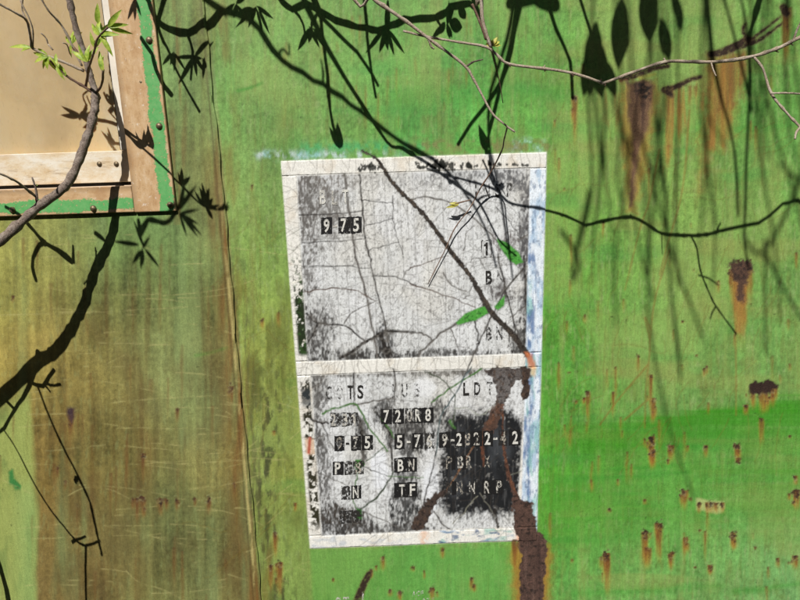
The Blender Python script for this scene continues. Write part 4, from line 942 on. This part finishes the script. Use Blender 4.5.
for args in ((32, 48, .07, (170, 182), .05, .011), (48, 57, .068, (200, 225, 170, 255, 140, 290), .036, .012), (56, 66, .09, (120, 95, 300), .032, .011), (66, 76, .078, (110, 130), .038, .011), (72, 44, .062, (100, 75, 130, 60, 250), .036, .011), (87, 62, .13, (80, 110, 60, 140), .040, .012), (95, 48, .19, (70, 100, 40), .032, .011), (101, 36, .235, (60, 25, 95, 5, 130, 300), .036, .012), (108, 27, .25, (10, -15, 45), .04, .010), (98, 24, .24, (95, 80), .034, .01), (103, 72, .12, (88, 98), .04, .011), (37, 186, .12, (95,), .006, .003)):
    leaves_at(*args[:4], args[4] * .74, args[5] * .66, stem)
# --- pale twigs crossing the upper right and the panel's top
vb = empty('climbing_twig', (1.6, -.5, 0))
tag(vb, 'thin pale zigzag twig crossing the upper right above the rust gashes', 'twig')
VB0 = len(col.objects)
rt_pts = [(403, 31), (428, 37), (458, 42), (486, 47), (497, 55), (509, 64), (543, 68.5), (572, 73), (600, 82), (604, 83), (634, 72), (665, 62), (688, 61.5), (711, 62), (733, 60), (754, 56), (776, 49), (791, 42), (803, 36), (860, 10), (960, -20)]
rt_d = [.185, .187, .19, .195, .197, .198, .20, .203, .207, .208, .212, .219, .23, .243, .247, .252, .258, .262, .265, .28, .3]
rp = tw(rt_pts, rt_d, 2.2, 3.5); rp += [(rp[-1][0] + .3, -.4, rp[-1][2] - .4, .006), (1.6, -.5, -.02, .012)]
zig = tube('branch', rp, M_TWIG, vb, 7, True, 4, 51, .05)
for i, (P, d, a, b_) in enumerate([([(711, 62), (713, 69), (716, 76)], [.243, .25, .26], 2, 1.2), ([(754, 57), (763, 69), (771, 93), (785, 111), (800, 127), (832, 162)], [.252, .258, .268, .28, .29, .3], 3.2, 2.6), ([(770, 93.5), (785, 93), (804, 94)], [.275, .28, .29], 2.4, 1.8), ([(793, 41), (797, 30), (802, 20)], [.262, .265, .27], 2.6, 2), ([(800, 127), (796, 133), (795, 139)], [.29, .295, .3], 3, 2), ([(543, 68.5), (545, 65)], [.2, .2], 1.6, 1), ([(665, 62), (664, 58)], [.219, .219], 2.6, 1.6)]):
    tube('twig', tw(P, d, a * .8, b_ * .8), M_TWIG, zig, 6, True, 5, 60 + i, .05)
cb = empty('hanging_twig', (-.3, -.45, 2.9))
tag(cb, 'pale forked twig hanging down from above the stencil panel with a tiny bud', 'twig')
cp = tw([(340, -28), (372, -2), (400, 17), (428, 38), (447, 52), (466, 67), (474, 80), (482, 95), (492, 113), (504, 124), (515, 132)], [.19, .19, .19, .19, .19, .19, .19, .192, .195, .198, .2], 3.4, 1.8)
cp = [(-.3, -.45, 2.9, .008), (-.25, -.35, 2.4, .006)] + cp
ct = tube('branch', cp, M_TWIG, cb, 7, True, 5, 71, .05)
for i, (P, d, a, b_, mt) in enumerate([([(466, 67), (473, 62), (483, 59.5)], [.19, .19, .19], 2.2, 1, M_LIMB), ([(428, 38), (431, 46), (434, 49)], [.19, .188, .186], 2.4, 1.6, M_TWIG), ([(507, 128), (504, 140), (502, 150), (492, 170), (480, 189), (470, 208), (455, 228), (444, 252), (428, 284)], [.199, .13, .085, .045, .028, .02, .016, .013, .010], 1.5, .9, M_VINE), ([(470, 200), (462, 202), (455, 204)], [.022, .024, .026], 1.3, 1.6, M_VINE)]):
    tube('twig', tw(P, d, a, b_), mt, ct, 6, True, 5, 80 + i, .05)
leaves_at(459, 204, .026, (182, 195, 170), .022, .006, ct, M_YLEAF, .15)
vt = empty('upright_twig', (.17, -.5, 2.9))
tag(vt, 'short pale twig with reddish green bud coming down from the top edge', 'twig')
vp = [(.17, -.5, 2.9, .007), (.17, -.35, 2.4, .005)] + tw([(479, -30), (481, -4), (482.5, 20), (486, 33), (491, 47)], [.2, .198, .197, .196, .195], 3.6, 3.4)
vs_ = tube('branch', vp, M_TWIG, vt, 7, True, 5, 91, .04)
for i, (P, d, a, b_) in enumerate([([(472, 4), (477, 15), (482, 28), (486, 40)], [.2, .2, .2, .197], 2.4, 2), ([(491, 47), (494, 60), (499, 80), (503, 103)], [.195, .18, .16, .14], 1.2, .8)]):
    tube('twig', tw(P, d, a, b_), M_VINE, vs_, 6, True, 5, 95 + i, .05)
leaves_at(492, 46, .196, (40, 65, 15, 110, 150), .013, .007, vs_, M_YLEAF, .4)

for i in range(2, len(rt_pts) - 3):
    if random.random() < .6:
        x, y = rt_pts[i]; a = random.choice((-1, 1))
        tube('bud', tw([(x, y), (x + random.uniform(-1, 2), y + a * 1.6), (x + random.uniform(0, 3), y + a * 3.2)], rt_d[i], 2.4, .8), M_VINE, zig, 6, False, 3, 300 + i)
# --- overhanging growth above the frame: its shadows lie on the wall
oh = empty('overhanging_shrub', (-1.9, -.75, 0))
tag(oh, 'leafy shrub hanging over from above the frame that throws the dark twig shadows', 'shrub')
OH0 = len(col.objects)
def caster_depth(pts, dmin, margin=14):
    d = dmin
    while d < 1.6:
        ok = True
        for (x, y) in pts:
            P = at(x, y) - SUN * (d / SUN.y); q = proj(P)
            if q is not None and -margin < q[0] < 800 + margin and -margin < q[1] < 600 + margin: ok = False; break
        if ok: return d
        d += .01
    return d
def cast(pts, w0, w1, dmin=.14, depth=None, name='branch', parent=oh, seed=0, thorns=0):
    if dmin >= .8: dmin += .2; w0 *= .9; w1 *= .9
    d = depth or caster_depth(pts, dmin)
    out = []
    for i, (x, y) in enumerate(pts):
        t = i / max(1, len(pts) - 1); P = at(x, y) - SUN * (d / SUN.y)
        out.append((P.x, P.y, P.z, (w0 + (w1 - w0) * t) / 2 * .002))
    o = tube(name, out, M_LIMB, parent, 6, True, 2 if w0 > 2.6 else 5, seed, .22 if w0 > 2.6 else .1)
    return o, d
def cast_leaf(x, y, ang, lpx, wpx, parent, d=None, dmin=.14):
    a = math.radians(ang); tip = (x + math.cos(a) * lpx, y - math.sin(a) * lpx)
    d = d or caster_depth([(x, y), tip], dmin)
    b0 = at(x, y) - SUN * (d / SUN.y); b1 = at(*tip) - SUN * (d / SUN.y)
    leaf(b0, b1 - b0, -SUN, (b1 - b0).length, wpx * .002, M_OLEAF, parent, curl=.05)
def star(x, y, angs, l, w_, parent, dmin=.14):
    pts = [(x, y)] + [(x + math.cos(math.radians(a)) * l, y - math.sin(math.radians(a)) * l) for a in angs]
    d = caster_depth(pts, dmin)
    for a in angs: cast_leaf(x + random.gauss(0, 1.2), y + random.gauss(0, 1.2), a + random.gauss(0, 7), l * random.uniform(.55, 1.2), w_ * random.uniform(.55, .85), parent, d)
s1, d1 = cast([(170, -30), (204, -2), (224, 10), (250, 19), (264, 38), (281, 59), (302, 73), (323, 85), (342, 98), (360, 112), (382, 128), (402, 142), (432, 160), (448, 173), (468, 197), (480, 217), (490, 242), (496, 268)], 5.4, 2.2, seed=101)
for P in ([(281, 59), (280, 52), (284, 50), (289, 55), (289, 44)], [(323, 85), (323, 71), (321, 60)], [(250, 19), (251, 14), (252, 10)], [(224, 10), (226, 18)], [(360, 112), (363, 107)]): cast(P, 2.6, 1.4, depth=d1, name='thorn', parent=s1, seed=5)
s2, d2 = cast([(270, -18), (281, 0), (293, 8), (305, 4), (320, 12), (335, 19), (350, 26), (366, 28), (378, 31), (390, 25), (405, 19), (420, 18), (436, 16), (446, 9), (456, 4), (470, 2), (480, 14)], 4.5, 4.5, seed=102)
for P in ([(305, 5), (305, -6)], [(293, 8), (300, 18), (304, 28), (305, 40)], [(436, 16), (440, 24)]): cast(P, 2.4, 2, depth=d2, name='twig', parent=s2, seed=6)
star(311, 27, (262, 285, 250, 305, 70, 240), 26, 5.5, s2); star(386, 28, (255, 270, 285, 300, 240, 80, 100), 34, 6, s2); star(447, 22, (255, 275, 290, 70, 95, 240), 25, 5.5, s2); cast_leaf(449, 22, 345, 14, 9, s2); cast_leaf(458, 4, 300, 16, 7, s2)
star(256, 6, (225, 245, 262, 280, 300, 320, 205), 27, 4.6, s1); star(236, 4, (220, 250, 280, 310, 30), 22, 4, s1)
for k, (P, a, b_, dm) in enumerate([([(313, -10), (320, 10), (323, 40), (327, 75), (330, 110), (337, 140)], 3.4, 2.4, .2), ([(310, -10), (318, 14), (345, 40), (366, 65), (378, 86)], 3.6, 2.6, .2), ([(364, -14), (366, 20), (369, 55), (376, 98)], 3.2, 2.4, .2),
        ([(513, -14), (511, 22), (501, 55), (491, 90), (488, 116), (490, 150), (499, 190), (507, 240), (513, 280)], 4, 2, .2), ([(521, -14), (512, 45), (501, 80), (484, 107), (457, 144)], 4.2, 2.6, .2), ([(470, -10), (484, 25), (492, 48), (497, 75)], 4, 2, .2),
        ([(543, -14), (557, 30), (570, 60), (573, 96)], 4, 3, .25), ([(576, -14), (590, 30), (596, 60)], 3, 3, .25), ([(598, 40), (605, 110), (604, 150), (612, 232)], 4, 2, .8), ([(612, 90), (622, 130), (640, 165), (647, 220), (648, 300), (652, 345), (668, 420), (676, 450), (694, 498)], 4.0, 2.6, .95), ([(590, 60), (602, 160), (592, 250)], 4, 2, .8),
        ([(706, -14), (712, 45), (722, 100), (735, 150), (738, 215)], 4, 2.4, .6), ([(737, -14), (748, 40), (749, 100), (747, 160), (745, 222), (745, 245), (750, 268)], 3.4, 2.2, .62), ([(762, -14), (749, 40)], 4, 4, .3), ([(750, 46), (764, 88), (778, 140), (795, 195), (806, 240)], 3.6, 3, .8), ([(720, -14), (738, 50), (752, 110)], 3, 3, .6),
        ([(655, 90), (666, 200), (672, 300), (681, 378)], 4.5, 3, .85), ([(640, 130), (672, 250), (690, 302), (704, 338)], 4, 3, .9), ([(812, 150), (795, 190), (780, 225), (764, 252), (750, 246), (744, 232)], 4.6, 3.4, .85), ([(800, 180), (776, 160)], 4, 2, .8), ([(765, 250), (780, 280), (802, 320)], 4, 3, .8), ([(765, 240), (766, 300), (765, 352)], 4, 2.4, .9), ([(622, 120), (640, 250), (655, 300)], 3.4, 2.4, .9), ([(560, 230), (572, 245), (580, 265), (572, 282)], 5, 3, .8), ([(590, 190), (582, 225), (572, 275)], 5, 3, .8)]):
    cast(P, a, b_, dm, seed=110 + k)
for k in range(16):
    x = random.uniform(585, 800); y1 = random.uniform(120, 330); lean = random.uniform(-18, 26)
    cast([(x, -30), (x + lean * .3 + random.gauss(0, 5), y1 * .4), (x + lean * .7 + random.gauss(0, 5), y1 * .75), (x + lean, y1)], 3.6, 2.2, random.uniform(.8, 1.0), seed=230 + k)
for k in range(3):
    x, y = random.uniform(640, 690), random.uniform(-25, 30)
    cast_leaf(x, y, random.uniform(240, 300), random.uniform(26, 54), random.uniform(7, 14), oh, None, .55)
cast_leaf(340, 150, 95, 26, 8, oh); cast_leaf(339, 148, 115, 22, 5, oh); cast_leaf(487, 150, 108, 26, 8, oh)
# broad leaves
def broad(x, y, ang, l, wd, dmin=.2): cast_leaf(x, y, ang, l, wd, oh, None, dmin + .16)
for a in ((597, 20, 264, 80, 17, .3), (596, 34, 275, 66, 18, .3), (602, 56, 290, 44, 12, .3), (590, 48, 262, 50, 11, .3), (622, -4, 267, 76, 17, .3), (627, 12, 263, 52, 10, .3), (646, -18, 274, 64, 17, .3), (655, -16, 266, 50, 9, .3), (520, -22, 280, 30, 34), (545, -26, 262, 36, 34), (534, -18, 270, 22, 24)): broad(*a)
# left: shadows of growth beyond the left edge
lg = [([(136, -14), (154, 12), (160, 26), (172, 34), (190, 38), (204, 30), (222, 14)], 3.6, 5, .14), ([(173, -12), (163, 14), (160, 28)], 4, 4, .14), ([(160, 30), (166, 46), (173, 60), (180, 78), (202, 116)], 3, 2, .14), ([(190, 40), (195, 56), (193, 84)], 3, 2, .14), ([(146, 48), (157, 64), (162, 80), (174, 99)], 3.2, 4, .14),
      ([(143, 238), (149, 222), (160, 224), (168, 226), (176, 216), (182, 208)], 4, 3.4, .14), ([(142, 236), (140, 222)], 3, 3, .14)]
for k, (P, a, b_, dm) in enumerate(lg): cast(P, a, b_, dm, name='branch', seed=150 + k)
star(176, 58, (250, 275, 300, 225), 24, 4.6, oh); star(196, 62, (240, 262, 285, 310, 40, 190), 28, 4.6, oh); star(140, 8, (270, 285, 250), 26, 4, oh); star(205, 62, (270, 300, 170), 22, 4, oh)
star(143, 250, (180, 262, 282, 305, 60, 115, 240), 27, 4.6, oh); star(181, 216, (300, 318, 330, 60, 85, 285, 20), 30, 4.8, oh)
lf2 = [([(40, 352), (35, 372), (24, 398), (16, 411), (6, 428), (-12, 444)], 4.5, 2.4), ([(-14, 378), (2, 396), (16, 410)], 3.4, 3), ([(19, 376), (30, 382), (44, 387), (50, 378), (55, 371)], 3.2, 3.4), ([(46, 384), (54, 386), (62, 385)], 2.2, 2.6), ([(45, 385), (51, 392)], 2, 1.6), ([(38, 386), (50, 416), (65, 448), (80, 478), (92, 504), (99, 534), (104, 556)], 2.2, 2.4), ([(5, 430), (18, 450), (37, 486), (52, 510), (68, 530), (80, 543), (88, 547)], 1.4, 2.2), ([(74, 543), (80, 541), (88, 537)], 3, 2.4), ([(88, 547), (88, 575), (89, 620)], 2.4, 2.4), ([(88, 547), (96, 545), (102, 541)], 2.8, 2.4), ([(-10, 540), (2, 566), (8, 590), (14, 620)], 5, 5), ([(78, 478), (77, 484)], 4, 3), ([(74, 264), (60, 253), (47, 246), (38, 252), (34, 268), (38, 282)], 4.4, 3), ([(47, 246), (36, 233), (26, 222), (12, 214)], 3.6, 2.4), ([(75, 264), (75, 247)], 3, 2), ([(97, 235), (106, 243), (111, 254)], 3.4, 2)]
for k, (P, a, b_) in enumerate(lf2): cast(P, a, b_, .14, seed=170 + k)
# limbs that carry this growth, arching from a trunk left of the view
for k, (P) in enumerate([[(-1.9, -.75, -.02, .035), (-1.85, -.72, .9, .03), (-1.7, -.66, 1.7, .026), (-1.5, -.6, 2.4, .02), (-1.1, -.55, 2.85, .016), (-.5, -.5, 3.05, .012), (.2, -.55, 3.1, .009), (.7, -.6, 3.0, .006)], [(-1.7, -.66, 1.7, .02), (-1.4, -.5, 2.0, .013), (-1.2, -.35, 2.3, .01), (-.9, -.3, 2.6, .007)], [(-1.85, -.72, .9, .018), (-1.6, -.5, 1.3, .01), (-1.45, -.35, 1.7, .007)]]):
    tube('limb', P, M_LIMB, oh, 8, True, 8, 190 + k, .05)
bpy.context.view_layer.update()
# children were built in world coordinates: undo each thing's own offset
for root in (sh, vb, cb, vt, oh):
    T = Matrix.Translation(root.location).inverted()
    for o in root.children: o.matrix_parent_inverse = T
